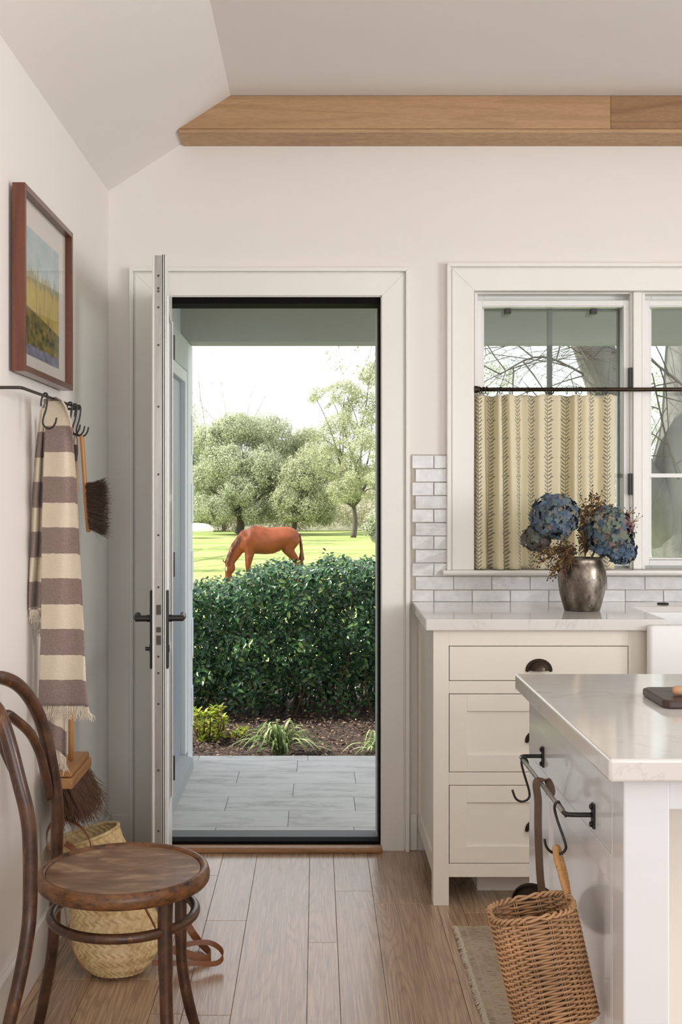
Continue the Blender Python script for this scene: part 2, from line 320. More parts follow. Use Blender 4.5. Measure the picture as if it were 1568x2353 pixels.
M['cane'] = paint('cane_wrap', s(200, 152, 98), 0.42, 0.15, 30, 0.1, 200)
def rugmat():
    nb = NB('taupe_wool_rug'); v = nb.coord('Object', (1, 1, 1)); sp = nb.n('ShaderNodeSeparateXYZ'); nb.l(v, sp.inputs[0])
    n = nb.noise(nb.coord('Object', (30, 420, 1)), 1.0, 3, 0.7); ln = nb.math('FRACT', nb.math('MULTIPLY', sp.outputs[0], 13.0)); l2 = nb.math('LESS_THAN', ln, 0.09)
    big = nb.noise(nb.coord('Object', (9, 5, 1)), 1.0, 3); th = nb.math('MULTIPLY_ADD', big, 0.3, 0.3)
    c = nb.mix(nb.math('GREATER_THAN', n, th), s(118, 104, 86), s(180, 162, 138)); c = nb.mix(nb.math('MULTIPLY', l2, 0.6), c, s(176, 164, 144))
    nb.set(color=c, rough=0.95); nb.bump(n, 0.4, 0.002); return nb.m
M['rug'] = rugmat()
M['rugedge'] = paint('rug_binding', s(196, 184, 164), 0.95, 0.15, 80, 0.5, 300)
def petalmat(name, stops):
    nb = NB(name); f = nb.n('ShaderNodeObjectInfo').outputs['Random']; c = nb.ramp(f, stops)
    n = nb.noise(nb.coord('Object', (1, 1, 1)), 120, 3); c = nb.mix(nb.math('MULTIPLY', n, 0.3), c, s(130, 134, 140)); nb.set(color=c, rough=0.7); return nb.m
M['blue'] = petalmat('blue_hydrangea_petal', [(0, s(48, 78, 108)), (0.3, s(78, 104, 128)), (0.55, s(92, 104, 116)), (0.8, s(86, 112, 116)), (0.95, s(118, 110, 96)), (1, s(146, 108, 80))])
M['greenpetal'] = petalmat('green_blue_petal', [(0, s(56, 84, 112)), (0.35, s(84, 102, 108)), (0.6, s(100, 116, 88)), (0.8, s(128, 124, 100)), (1, s(116, 92, 88))])
M['wine'] = petalmat('wine_petal', [(0, s(88, 40, 58)), (0.5, s(116, 58, 76)), (1, s(120, 90, 84))])
M['darkpetal'] = petalmat('dull_green_petal', [(0, s(66, 78, 76)), (0.5, s(92, 92, 70)), (1, s(100, 76, 70))])

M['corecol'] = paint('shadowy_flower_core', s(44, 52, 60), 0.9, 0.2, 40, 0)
# ================================================================== mesh helpers
WORLD = {}
class B(bmesh.types.BMesh if False else object): pass
def bm_new(): return bmesh.new()
def box(bm, x0, x1, y0, y1, z0, z1):
    v = [bm.verts.new((x, y, z)) for x in (x0, x1) for y in (y0, y1) for z in (z0, z1)]
    for f in ((0, 1, 3, 2), (4, 6, 7, 5), (0, 4, 5, 1), (2, 3, 7, 6), (0, 2, 6, 4), (1, 5, 7, 3)): bm.faces.new([v[i] for i in f])
    return v
def prism(bm, pts, axis, a, b):
    """pts: 2-D outline; axis 0/1/2 = extrusion axis from a to b"""
    def P(p, t): q = list(p); q.insert(axis, t); return q
    A = [bm.verts.new(P(p, a)) for p in pts]; Bv = [bm.verts.new(P(p, b)) for p in pts]; n = len(pts)
    bm.faces.new(A[::-1]); bm.faces.new(Bv)
    for i in range(n): bm.faces.new((A[i], A[(i+1) % n], Bv[(i+1) % n], Bv[i]))
def frames(P):
    n = len(P); T = [((P[min(i+1, n-1)]-P[max(i-1, 0)]).normalized()) for i in range(n)]
    up = Vector((0, 0, 1)) if abs(T[0].z) < 0.9 else Vector((0, 1, 0)); N = [(up-T[0]*up.dot(T[0])).normalized()]
    for i in range(1, n):
        v = N[-1]-T[i]*N[-1].dot(T[i]); N.append(v.normalized() if v.length > 1e-6 else N[-1])
    return T, N
def tube(bm, pts, r, seg=8, caps=True, closed=False, flat=1.0, up=None):
    P = [Vector(p) for p in pts]; n = len(P); R = r if isinstance(r, (list, tuple)) else [r]*n
    if closed:
        T = [(P[(i+1) % n]-P[i-1]).normalized() for i in range(n)]; N = []; u = Vector(up) if up else Vector((0, 0, 1))
        for i in range(n):
            v = u-T[i]*u.dot(T[i]); N.append(v.normalized())
    elif up:
        T, _ = frames(P); u = Vector(up); N = [(u-T[i]*u.dot(T[i])).normalized() for i in range(n)]
    else: T, N = frames(P)
    rings = []
    for i in range(n):
        Bn = T[i].cross(N[i]); ring = []
        for k in range(seg):
            a = 2*math.pi*k/seg; ring.append(bm.verts.new(P[i]+N[i]*math.cos(a)*R[i]*flat+Bn*math.sin(a)*R[i]))
        rings.append(ring)
    m = n if closed else n-1
    for i in range(m):
        a, b = rings[i], rings[(i+1) % n]
        for k in range(seg): bm.faces.new((a[k], a[(k+1) % seg], b[(k+1) % seg], b[k]))
    if caps and not closed: bm.faces.new(rings[0][::-1]); bm.faces.new(rings[-1])
def ribbon(bm, pts, w, t, side):
    """flat strap: width w along side vectors, thickness t"""
    P = [Vector(p) for p in pts]; n = len(P); T, _ = frames(P); rings = []
    for i in range(n):
        sd = Vector(side(i/(n-1)) if callable(side) else side); sd = (sd-T[i]*sd.dot(T[i])).normalized(); nn = T[i].cross(sd)
        rings.append([bm.verts.new(P[i]+sd*a*w/2+nn*b*t/2) for a, b in ((-1, -1), (1, -1), (1, 1), (-1, 1))])
    for i in range(n-1):
        for k in range(4): bm.faces.new((rings[i][k], rings[i][(k+1) % 4], rings[i+1][(k+1) % 4], rings[i+1][k]))
    bm.faces.new(rings[0][::-1]); bm.faces.new(rings[-1])
def lathe(bm, prof, c, seg=24, sx=1, sy=1, cap0=True, cap1=True):
    rings = [[bm.verts.new((c[0]+r*sx*math.cos(2*math.pi*k/seg), c[1]+r*sy*math.sin(2*math.pi*k/seg), c[2]+z)) for k in range(seg)] for r, z in prof]
    for a, b in zip(rings, rings[1:]):
        for k in range(seg): bm.faces.new((a[k], a[(k+1) % seg], b[(k+1) % seg], b[k]))
    if cap0: bm.faces.new(rings[0][::-1])
    if cap1: bm.faces.new(rings[-1])
def spline(pts, n=8):
    """Catmull-Rom through points"""
    P = [Vector(p) for p in pts]; out = []
    for i in range(len(P)-1):
        p0 = P[max(i-1, 0)]; p1 = P[i]; p2 = P[i+1]; p3 = P[min(i+2, len(P)-1)]
        for k in range(n):
            t = k/n; out.append(0.5*((2*p1)+(p2-p0)*t+(2*p0-5*p1+4*p2-p3)*t*t+(3*p1-p0-3*p2+p3)*t**3))
    out.append(P[-1]); return out
def place(o, name, parent):
    me = o.data; co = np.empty(len(me.vertices)*3); me.vertices.foreach_get('co', co); co = co.reshape(-1, 3)
    lo, hi = co.min(0), co.max(0); org = np.array([(lo[0]+hi[0])/2, (lo[1]+hi[1])/2, lo[2]]); co -= org
    me.vertices.foreach_set('co', co.ravel()); me.update()
    COL.objects.link(o); pw = WORLD[parent.name] if parent else Vector((0, 0, 0))
    w = Vector(org); o.location = w-pw; WORLD[o.name] = w
    if parent: o.parent = parent
def finish(o, bevel, smooth, seg=2):
    me = o.data
    if smooth is True: me.shade_smooth()
    elif smooth: 
        me.shade_smooth(); me.set_sharp_from_angle(angle=math.radians(smooth))
    if bevel:
        m = o.modifiers.new('bevel', 'BEVEL'); m.width = bevel; m.segments = seg; m.limit_method = 'ANGLE'; m.angle_limit = math.radians(40)
def obj(name, bm, mat, parent=None, bevel=0, smooth=False, xf=None, kind=None, label=None, seg=2):
    if xf is not None: bm.transform(xf)
    bmesh.ops.recalc_face_normals(bm, faces=bm.faces[:])
    me = bpy.data.meshes.new(name); bm.to_mesh(me); bm.free(); me.materials.append(M[mat] if isinstance(mat, str) else mat)
    o = bpy.data.objects.new(name, me); place(o, name, parent); finish(o, bevel, smooth, seg)
    if kind: o['kind'] = kind
    if label: o['label'] = label
    return o
def raw(name, V, Fc, mat, parent=None, smooth=False, uv=None, kind=None, rnd=None, label=None):
    """V (n,3), Fc: (m,3|4) arrays"""
    me = bpy.data.meshes.new(name); V = np.asarray(V, float); Fc = np.asarray(Fc, int)
    me.vertices.add(len(V)); me.vertices.foreach_set('co', V.ravel()); k = Fc.shape[1]
    me.loops.add(Fc.size); me.loops.foreach_set('vertex_index', Fc.ravel()); me.polygons.add(len(Fc))
    me.polygons.foreach_set('loop_start', np.arange(0, Fc.size, k)); me.update(calc_edges=True)
    if uv is not None:
        l = me.uv_layers.new(name='UVMap'); l.data.foreach_set('uv', np.asarray(uv, float)[Fc.ravel()].ravel())
    if rnd is not None:
        a = me.attributes.new('rnd', 'FLOAT', 'FACE'); a.data.foreach_set('value', np.asarray(rnd, float))
    me.materials.append(M[mat] if isinstance(mat, str) else mat); me.validate()
    o = bpy.data.objects.new(name, me); place(o, name, parent); finish(o, 0, smooth)
    if kind: o['kind'] = kind
    if label: o['label'] = label
    return o
def grid(name, fn, nu, nv, mat, parent=None, smooth=True, uvf=None, kind=None, closed=False, thick=0):
    V = []; UV = []
    for j in range(nv+1):
        for i in range(nu+(0 if closed else 1)):
            u, v = i/nu, j/nv; V.append(tuple(fn(u, v))); UV.append(uvf(u, v) if uvf else (u, v))
    w = nu if closed else nu+1; Fc = []
    for j in range(nv):
        for i in range(nu):
            i2 = (i+1) % w if closed else i+1; Fc.append((j*w+i, j*w+i2, (j+1)*w+i2, (j+1)*w+i))
    o = raw(name, V, Fc, mat, parent, smooth, UV, kind)
    if thick:
        m = o.modifiers.new('solid', 'SOLIDIFY'); m.thickness = thick; m.offset = 0
    return o
def thing(name, label, cat, loc, group=None, kind=None):
    o = bpy.data.objects.new(name, None); COL.objects.link(o); o.location = loc; o.empty_display_size = 0.05
    WORLD[o.name] = Vector(loc)
    if kind: o['kind'] = kind
    if label: o['label'] = label
    if cat: o['category'] = cat
    if group: o['group'] = group
    return o
def tag(o, label, cat, group=None, kind=None):
    o['label'] = label; o['category'] = cat
    if group: o['group'] = group
    if kind: o['kind'] = kind
    return o
def copyobj(o, parent, wloc, rot=None, scale=None):
    c = o.copy(); COL.objects.link(c); c.parent = parent; pw = WORLD[parent.name] if parent else Vector((0, 0, 0))
    c.location = Vector(wloc)-pw; WORLD[c.name] = Vector(wloc)
    if rot is not None: c.rotation_euler = rot
    if scale is not None: c.scale = scale if hasattr(scale, '__len__') else (scale,)*3
    return c
LEAF_V = np.array([(0, 0, 0), (-.40, .28, .07), (.40, .28, .07), (0, .30, 0), (-.36, .62, .07), (.36, .62, .07), (0, .66, -.01), (0, 1, -.06)])
LEAF_Q = np.array([(0, 3, 1, 1), (0, 2, 3, 3), (1, 3, 6, 4), (3, 2, 5, 6), (4, 6, 7, 7), (6, 5, 7, 7)])
LEAF_T = np.array([(0, 3, 1), (0, 2, 3), (1, 3, 6), (1, 6, 4), (3, 2, 5), (3, 5, 6), (4, 6, 7), (6, 5, 7)])
CARD_V = np.array([(0, 0, 0), (-.5, .5, .1), (.5, .5, .1), (0, 1, 0)]); CARD_T = np.array([(0, 2, 1), (1, 2, 3)])
def scatter(name, C, Dr, Nn, S, mat, parent=None, tmpl=(LEAF_V, LEAF_T), width=0.55, kind='stuff', label=None):
    """C centres, Dr leaf directions, Nn rough normals, S lengths: one mesh of leaves"""
    C = np.asarray(C); Dr = Dr/np.linalg.norm(Dr, axis=1)[:, None]; X = np.cross(Dr, Nn); X /= np.linalg.norm(X, axis=1)[:, None]+1e-9; Z = np.cross(X, Dr)
    tv, tf = tmpl; S = np.asarray(S)[:, None, None]
    V = C[:, None, :]+S*(tv[None, :, 0, None]*width*X[:, None, :]+tv[None, :, 1, None]*Dr[:, None, :]+tv[None, :, 2, None]*Z[:, None, :])
    n = len(C); Fc = (tf[None]+(np.arange(n)*len(tv))[:, None, None]).reshape(-1, 3); r = np.repeat(RNG.random(n), len(tf))
    return raw(name, V.reshape(-1, 3), Fc, mat, parent, False, None, kind, r, label)

# ================================================================== PLACE: sizes
YW = 4.31; XL = -0.772; ZC = 2.737; ZL = 2.437; XS = -0.307; YE = 4.46
DX0, DX1, DZ = -0.588, 0.240, 2.048        # door opening
WX0, WX1, WZ0, WZ1 = 0.581, 2.05, 1.037, 2.066   # window opening
# ---- floor
bm = bm_new(); box(bm, XL-.1, 3.4, -2.6, YE, -.08, -.0125); floor = obj('floor', bm, 'floorbase', kind='structure')
edges = [-.772, -.739, -.613, -.423, -.341, -.217, -.025, .061, .185, .386, .465, .590, .780, .865, .990, 1.18, 1.265, 1.39, 1.58]
joints = {1: [3.16], 2: [3.16], 3: [4.02, 2.95], 4: [3.594, 2.943], 6: [3.42], 7: [3.862], 8: [3.747], 9: [3.10], 10: [2.7, 3.66], 11: [3.83]}
for i in range(len(edges)-1):
    x0, x1 = edges[i]+.0005, edges[i+1]-.0005
    ys = sorted([1.0, YW-.005]+joints.get(i, [2.2+random.random()*1.6])+[1.6+random.random()*.4])
    for y0, y1 in zip(ys, ys[1:]):
        bm = bm_new(); box(bm, x0, x1, y0+.0008, y1-.0008, -.0125, 0); obj('plank', bm, 'floor', floor, bevel=.0007, seg=1)
# ---- walls
bm = bm_new(); box(bm, XL-.14, XL, -2.6, YE, -.08, ZC+.1); wall_left = obj('wall_left', bm, 'wall', kind='structure')
bm = bm_new()
box(bm, XL, DX0, YW, YE, -.08, ZC+.1); box(bm, DX0, DX1, YW, YE, DZ, ZC+.1); box(bm, DX1, WX0, YW, YE, -.08, ZC+.1)
box(bm, WX0, WX1, YW, YE, WZ1, ZC+.1); box(bm, WX0, WX1, YW, YE, -.08, WZ0); box(bm, WX1, 3.4, YW, YE, -.08, ZC+.1)
wall_back = obj('wall_back', bm, 'wall', kind='structure')
bm = bm_new(); box(bm, 3.4, 3.5, -2.6, .2, -.08, ZC+.1); box(bm, 3.4, 3.5, .2, 2.2, -.08, .8); box(bm, 3.4, 3.5, .2, 2.2, 2.3, ZC+.1); box(bm, 3.4, 3.5, 2.2, YE, -.08, ZC+.1)
obj('wall_right', bm, 'wall', kind='structure')
bm = bm_new(); box(bm, XL-.14, 3.5, -2.7, -2.6, -.08, .85); box(bm, XL-.14, 3.5, -2.7, -2.6, 2.35, ZC+.1)
for a, b in ((XL-.14, -.35), (1.25, 1.55), (3.15, 3.5)): box(bm, a, b, -2.7, -2.6, .85, 2.35)
obj('wall_rear', bm, 'wall', kind='structure')
bm = bm_new(); prism(bm, [(XL-.14, ZL), (XL, ZL), (XS, ZC), (3.5, ZC), (3.5, ZC+.25), (XL-.14, ZC+.25)], 1, -2.7, YE)
obj('ceiling', bm, 'ceil', kind='structure')
# ---- baseboards
def baseb(name, x0, x1, y0, y1, h, n):
    bm = bm_new(); box(bm, x0, x1, y0, y1, 0, h); obj(name, bm, 'trim', kind='structure', bevel=.003)
baseb('baseboard_left', XL, XL+.014, 0.2, YW, .137, 0); baseb('baseboard_back', XL+.014, -.69, YW-.014, YW, .133, 0); baseb('baseboard_back_right', .345, .372, YW-.012, YW, .133, 0)
# ---- casings: mitred boards with a raised back band
def casing(name, x0, x1, z0, z1, w, yf, t=.020, bandw=.020, bandt=.032, bottom=False):
    """x0,x1,z1: inner opening; w: width; z0: foot"""
    root = thing(name, None, None, ((x0+x1)/2, yf, z0), kind='structure')
    def pc(outer, inner, nm, th, a, b):
        # left, head, right mitred between offsets a (inner) and b (outer)
        bm = bm_new(); prism(bm, [(x0-b, z0), (x0-a, z0), (x0-a, z1+a), (x0-b, z1+b)], 1, yf-th, yf); obj(nm, bm, 'trim', root, bevel=.002)
        bm = bm_new(); prism(bm, [(x0-a, z1+a), (x1+a, z1+a), (x1+b, z1+b), (x0-b, z1+b)], 1, yf-th, yf); obj(nm, bm, 'trim', root, bevel=.002)
        bm = bm_new(); prism(bm, [(x1+a, z0), (x1+b, z0), (x1+b, z1+b), (x1+a, z1+a)], 1, yf-th, yf); obj(nm, bm, 'trim', root, bevel=.002)
    pc(0, 0, 'casing_board', t, .0, w-bandw); pc(0, 0, 'inner_bead', t-.006, w-bandw-.0005, w-bandw+.006); pc(0, 0, 'back_band', bandt, w-bandw+.006, w)
    return root
casing('trim_1', DX0, DX1, 0, DZ, .102, YW)
casing('trim_2', WX0, WX1, WZ0, WZ1, .101, YW)
bm = bm_new(); prism(bm, [(4.252, 1.022), (4.246, 1.029), (4.250, 1.037), (YE-.06, 1.037), (YE-.06, 1.020), (YW-.02, 1.018), (4.262, 1.018)], 0, XX(1018, 4.26), WX1+.12)
obj('trim_3', bm, 'trim', kind='structure', bevel=.002)
# ---- door frame lining, gasket, sill
fr = thing('trim_4', None, None, ((DX0+DX1)/2, 4.38, 0), kind='structure')
bm = bm_new(); box(bm, DX1-.003, DX1+.0, 4.30, 4.33, 0, DZ); box(bm, DX0, DX0+.003, 4.30, 4.33, 0, DZ); box(bm, DX0, DX1, 4.30, 4.33, DZ-.003, DZ); obj('jamb_lining', bm, 'trim', fr)
bm = bm_new(); box(bm, DX1-.009, DX1-.003, 4.312, 4.43, .03, DZ-.003); obj('weatherstrip', bm, 'rubber', fr, bevel=.002)
bm = bm_new(); box(bm, DX0+.003, DX1-.003, 4.312, 4.43, DZ-.026, DZ-.003); obj('weatherstrip', bm, 'rubber', fr, bevel=.002)
bm = bm_new(); box(bm, DX0+.003, DX0+.009, 4.36, 4.43, .03, DZ-.03); obj('weatherstrip', bm, 'rubber', fr, bevel=.002)
bm = bm_new(); box(bm, DX1-.013, DX1-.003, 4.43, 4.50, -.04, DZ-.03); obj('outer_jamb', bm, 'ext', fr, bevel=.001)
bm = bm_new(); box(bm, DX0+.003, DX0+.02, 4.43, 4.50, -.04, DZ-.03); obj('outer_jamb', bm, 'ext', fr, bevel=.001)
bm = bm_new(); box(bm, DX0, DX1, 4.262, 4.312, 0, .020); obj('wooden_threshold', bm, 'threshold', fr, bevel=.006)
bm = bm_new(); box(bm, DX0+.003, DX1-.003, 4.313, 4.372, 0, .030); obj('black_sill', bm, 'rubber', fr, bevel=.003)
bm = bm_new(); box(bm, DX0+.003, DX1-.003, 4.372, 4.50, -.05, .018); obj('outer_sill', bm, 'sillgrey', fr, bevel=.003)

# ---- open door leaf
hinge = Vector((-.553, 4.285, 0)); ang = math.atan2(.079, .79)
LW, LT, LH = .775, .041, 2.028
door = thing('door_1', None, None, (hinge.x, hinge.y, .012), kind='structure')
XF = Matrix.Translation((hinge.x, hinge.y, .012)) @ Matrix.Rotation(ang, 4, 'Z')     # local: leaf runs along -Y, thickness along X
def dobj(n, bm, m, par=None, **k): return obj(n, bm, m, par or door, xf=XF, **k)
t2 = LT/2
bm = bm_new(); box(bm, -t2, t2, -LW, -LW+.105, 0, LH); dobj('lock_stile', bm, 'vinyl', bevel=.002)
bm = bm_new(); box(bm, -t2, t2, -.105, 0, 0, LH); dobj('hinge_stile', bm, 'vinyl', bevel=.002)
bm = bm_new(); box(bm, -t2, t2, -LW+.105, -.105, 0, .22); dobj('bottom_rail', bm, 'vinyl', bevel=.002)
bm = bm_new(); box(bm, -t2, t2, -LW+.105, -.105, LH-.11, LH); dobj('top_rail', bm, 'vinyl', bevel=.002)
bm = bm_new(); box(bm, -.004, .004, -LW+.10, -.10, .215, LH-.105); dobj('glass_pane', bm, 'glass')
for z in (.75, 1.28): bm = bm_new(); box(bm, -t2+.006, t2-.006, -LW+.105, -.105, z, z+.02); dobj('glazing_bar', bm, 'vinyl')
for sx in (-1, 1):
    bm = bm_new(); box(bm, sx*t2, sx*(t2+.006), -LW+.095, -LW+.11, .215, LH-.105); box(bm, sx*t2, sx*(t2+.006), -.11, -.095, .215, LH-.105); dobj('glazing_bead', bm, 'vinyl', bevel=.002)
bm = bm_new(); box(bm, t2-.011, t2-.0085, -LW-.0012, -LW, 0, LH); box(bm, t2-.005, t2-.003, -LW-.0012, -LW, 0, LH); dobj('weather_groove', bm, 'gap')
bm = bm_new(); box(bm, -.0115, .0075, -LW-.003, -LW, .03, LH-.003); st = dobj('latch_strip', bm, 'steel')
for py in (632, 661, 668, 705, 792, 934, 1090, 1230, 1350, 1510, 1548, 1619, 1772, 1912):
    z = ZZ(py, 3.5)-.012
    bm = bm_new(); lathe(bm, [(.0036, 0), (.0036, .0012), (.0018, .0012), (.0014, .0006)], (0, 0, 0), 10); bm.transform(Matrix.Translation((-.002, -LW-.003, z)) @ Matrix.Rotation(math.radians(90), 4, 'X')); dobj('screw', bm, 'iron', st)
for py, h in ((1402, .03), (1448, .016), (1472, .028)):
    z = ZZ(py, 3.5)-.012; bm = bm_new(); box(bm, -.008, .006, -LW-.006, -LW, z-h/2, z+h/2); dobj('latch_bolt', bm, 'iron', st, bevel=.001)
for sx in (-1, 1):
    bm = bm_new(); box(bm, sx*t2, sx*(t2+.008), -LW+.012, -LW+.052, ZZ(1537, 3.53)-.012, ZZ(1357, 3.53)-.012); hp = dobj('handle_plate', bm, 'black', bevel=.003)
    z = ZZ(1422, 3.53)-.012; yy = -LW+.032
    bm = bm_new(); tube(bm, [(sx*t2, yy, z), (sx*(t2+.018), yy, z)], .011, 14); tube(bm, [(sx*(t2+.014), yy, z), (sx*(t2+.052), yy, z)], .0095, 12)
    tube(bm, spline([(sx*(t2+.045), yy, z), (sx*(t2+.05), yy+.03, z), (sx*(t2+.05), yy+.115, z)], 5), [.0095]*10+[.008], 10, flat=1.0); dobj('lever', bm, 'black', hp, bevel=.0, smooth=40)
    z = ZZ(1492, 3.53)-.012; bm = bm_new(); tube(bm, [(sx*t2, yy, z), (sx*(t2+.010), yy, z)], .011, 14)
    if sx < 0: tube(bm, [(sx*(t2+.01), yy, z), (sx*(t2+.022), yy, z)], [.005, .0065], 10)
    dobj('lock_turn', bm, 'black', hp, smooth=40)
for z in (.25, 1.0, 1.8):
    bm = bm_new(); tube(bm, [(t2+.004, .004, z), (t2+.004, .004, z+.09)], .007, 10); dobj('hinge', bm, 'iron', smooth=40)

# ---- windows
def wframe(name, px0, px1, py0, py1, D0, D1, wpx, mat, par, cells=None):
    """rectangular frame given in pixels at depth D0"""
    x0, x1, z1, z0 = XX(px0, D0), XX(px1, D0), ZZ(py0, D0), ZZ(py1, D0); w = wpx*D0/F
    bm = bm_new(); box(bm, x0, x0+w, D0, D1, z0, z1); box(bm, x1-w, x1, D0, D1, z0, z1); box(bm, x0+w, x1-w, D0, D1, z1-w, z1); box(bm, x0+w, x1-w, D0, D1, z0, z0+w)
    return obj(name, bm, mat, par, bevel=.0015)
def window(n, px0, px1, mull_r, grey):
    w = thing('window_%d' % n, None, None, (XX((px0+px1)/2, 4.36), 4.38, WZ0), kind='structure')
    wframe('window_frame', px0, px1, 668, 1314, 4.39, 4.45, 22, 'vinyl', w)
    wframe('window_stop', px0, px1, 668, 1314, 4.332, 4.392, 7, 'trim', w)
    wframe('sash', px0+4, px1-9, 690, 1300, 4.345, 4.385, 13, 'vinyl', w)
    wframe('sash_bead', px0+14, px1-20, 702, 1286, 4.352, 4.40, 4, 'vinyl', w)
    x0, x1 = XX(px0+10, 4.38), XX(px1-14, 4.38)
    bm = bm_new(); box(bm, x0, x1, 4.392, 4.396, ZZ(1290, 4.38), ZZ(700, 4.38)); obj('glass_pane', bm, 'glass', w)
    return w
w1 = window(1, 1091, 1456, 1490, True)
wframe('outer_sash', 1093, 1436, 700, 1290, 4.405, 4.44, 14, 'greysash', w1)
bm = bm_new(); box(bm, XX(1258, 4.42), XX(1268, 4.42), 4.405, 4.43, ZZ(1290, 4.42), ZZ(706, 4.42)); obj('glazing_bar', bm, 'greysash', w1)
bm = bm_new(); box(bm, XX(1107, 4.42), XX(1422, 4.42), 4.405, 4.43, ZZ(1098, 4.42), ZZ(1088, 4.42)); obj('glazing_bar', bm, 'greysash', w1)
for px in (1168, 1366):
    bm = bm_new(); box(bm, XX(px-7, 4.345), XX(px+7, 4.345), 4.342, 4.375, ZZ(721, 4.345), ZZ(709, 4.345))
    obj('screen_clip', bm, 'black', w1, bevel=.001)
for py0, py1 in ((845, 890), (1088, 1137)):
    bm = bm_new(); box(bm, XX(1446, 4.33), XX(1452, 4.33), 4.32, 4.35, ZZ(py1, 4.33), ZZ(py0, 4.33)); box(bm, XX(1450, 4.33), XX(1456, 4.33), 4.318, 4.345, ZZ(py1-2, 4.33), ZZ(py0-1+4, 4.33)); obj('sash_lock', bm, 'black', w1, bevel=.001)
w2 = window(2, 1476, 1842, 0, False)
for py in (1092, ):
    bm = bm_new(); box(bm, XX(1492, 4.37), XX(1826, 4.37), 4.372, 4.392, ZZ(py+5, 4.37), ZZ(py-4, 4.37)); obj('glazing_bar', bm, 'vinyl', w2)
bm = bm_new(); box(bm, XX(1654, 4.37), XX(1664, 4.37), 4.372, 4.392, ZZ(1290, 4.37), ZZ(706, 4.37)); obj('glazing_bar', bm, 'vinyl', w2)
bm = bm_new(); box(bm, XX(1457, 4.31), XX(1477, 4.31), 4.315, 4.45, WZ0, WZ1); obj('trim_5', bm, 'trim', kind='structure', bevel=.003)
bm = bm_new(); box(bm, XX(1842, 4.33), WX1, 4.315, 4.45, WZ0, WZ1); obj('trim_6', bm, 'trim', kind='structure', bevel=.003)

# ---- backsplash tiles on the back wall
gx0 = XX(947, 4.30)
bm = bm_new(); box(bm, gx0, XX(1028, 4.30), YW-.006, YW, .915, 1.463); box(bm, XX(1028, 4.30), 2.6, YW-.006, YW, .915, 1.018); obj('grout_bed', bm, 'grout', wall_back)
PT = 30.95
for row in range(11):
    py0 = 1046+row*PT; z1, z0 = ZZ(py0+.8, 4.30), ZZ(py0+PT-.8, 4.30)
    px = (997.3 if row % 2 == 0 else 1042.5)-88*1; lim = 1028 if row < 9 else 1740
    while px < lim:
        a, b = max(px+.7, 947.5), min(px+88-.7, lim-.5); px += 88
        if b-a < 6: continue
        bm = bm_new(); jj = lambda: random.uniform(-.0007, .0007); v = box(bm, XX(a, 4.30), XX(b, 4.30), YW-.012+jj(), YW-.005, max(z0, .9195), z1)
        for q in v:
            if q.co.y < YW-.008: q.co += Vector((jj(), jj(), jj()))
        obj('tile', bm, 'tile', wall_back, bevel=.0012, seg=1)

# ---- ceiling beam
bt = thing('ceiling_beam', 'pale oak ceiling beam running along the top of the back wall', 'beam', (.6, 4.23, 2.616))
yb = 4.147; zb = 2.616
sl = lambda z: XL+(z-ZL)*(XS-XL)/(ZC-ZL)
zt = ZC-.002; xr = 3.38; xj = XX(1404, yb)
bm = bm_new(); prism(bm, [(sl(zb+.002), zb+.002), (xj-.0006, zb+.002), (xj-.0006, zt), (sl(zt), zt)], 1, yb, yb+.02); obj('face_board', bm, 'oakbeam', bt, bevel=.0008)
bm = bm_new(); prism(bm, [(xj+.0006, zb+.002), (xr, zb+.002), (xr, zt), (xj+.0006, zt)], 1, yb+.0008, yb+.02); obj('face_board', bm, 'oakbeam2', bt, bevel=.0008, label='darker brown oak face board')
bm = bm_new(); box(bm, sl(zb)+.002, xr, yb+.001, YW, zb-.012, zb+.001); obj('bottom_board', bm, 'oakbeam', bt, bevel=.0008)

# ================================================================== KITCHEN
def frame_panel(bm, axis, c, t, a0, a1, z0, z1, w, rec=.006):
    pass
YF = 3.724; CX0, CX1 = .373, 1.058; CZ = .883
cab = thing('base_cabinet', 'cream painted kitchen base cabinet with three drawers beneath the window', 'cabinet', ((CX0+CX1)/2, 4.0, 0))
ox0, ox1 = XX(1032, YF), XX(1445, YF); zs = [(ZZ(1565, YF), ZZ(1484, YF)), (ZZ(1775, YF), ZZ(1594, YF)), (ZZ(1985, YF), ZZ(1804, YF))]
bm = bm_new(); ft = XX(1033.5, YF)
box(bm, CX0, ox0, YF, YF+.022, 0, CZ); box(bm, ox1, CX1, YF, YF+.022, 0, CZ)
ed = [CZ]+[z for a, b in zs for z in (b, a)]+[.0913]
for k in range(0, len(ed), 2): box(bm, ox0, ox1, YF, YF+.022, ed[k+1], ed[k])
obj('face_frame', bm, 'cab', cab, bevel=.0012)
bm = bm_new(); box(bm, CX0+.02, CX1, YF+.024, 4.30, .0913, CZ-.001); obj('carcass', bm, 'gap', cab)
bm = bm_new(); y0, y1 = YF+.022, 4.296; xs = CX0
box(bm, xs, xs+.018, y0, y0+.032, 0, CZ); box(bm, xs, xs+.018, y1-.05, y1, .0913, CZ); box(bm, xs, xs+.018, y0+.032, y1-.05, CZ-.055, CZ); box(bm, xs, xs+.018, y0+.032, y1-.05, .0913, .15)
obj('side_frame', bm, 'cab', cab, bevel=.0012)
bm = bm_new(); box(bm, xs+.007, xs+.016, y0+.03, y1-.045, .148, CZ-.05); obj('side_panel', bm, 'cab', cab)
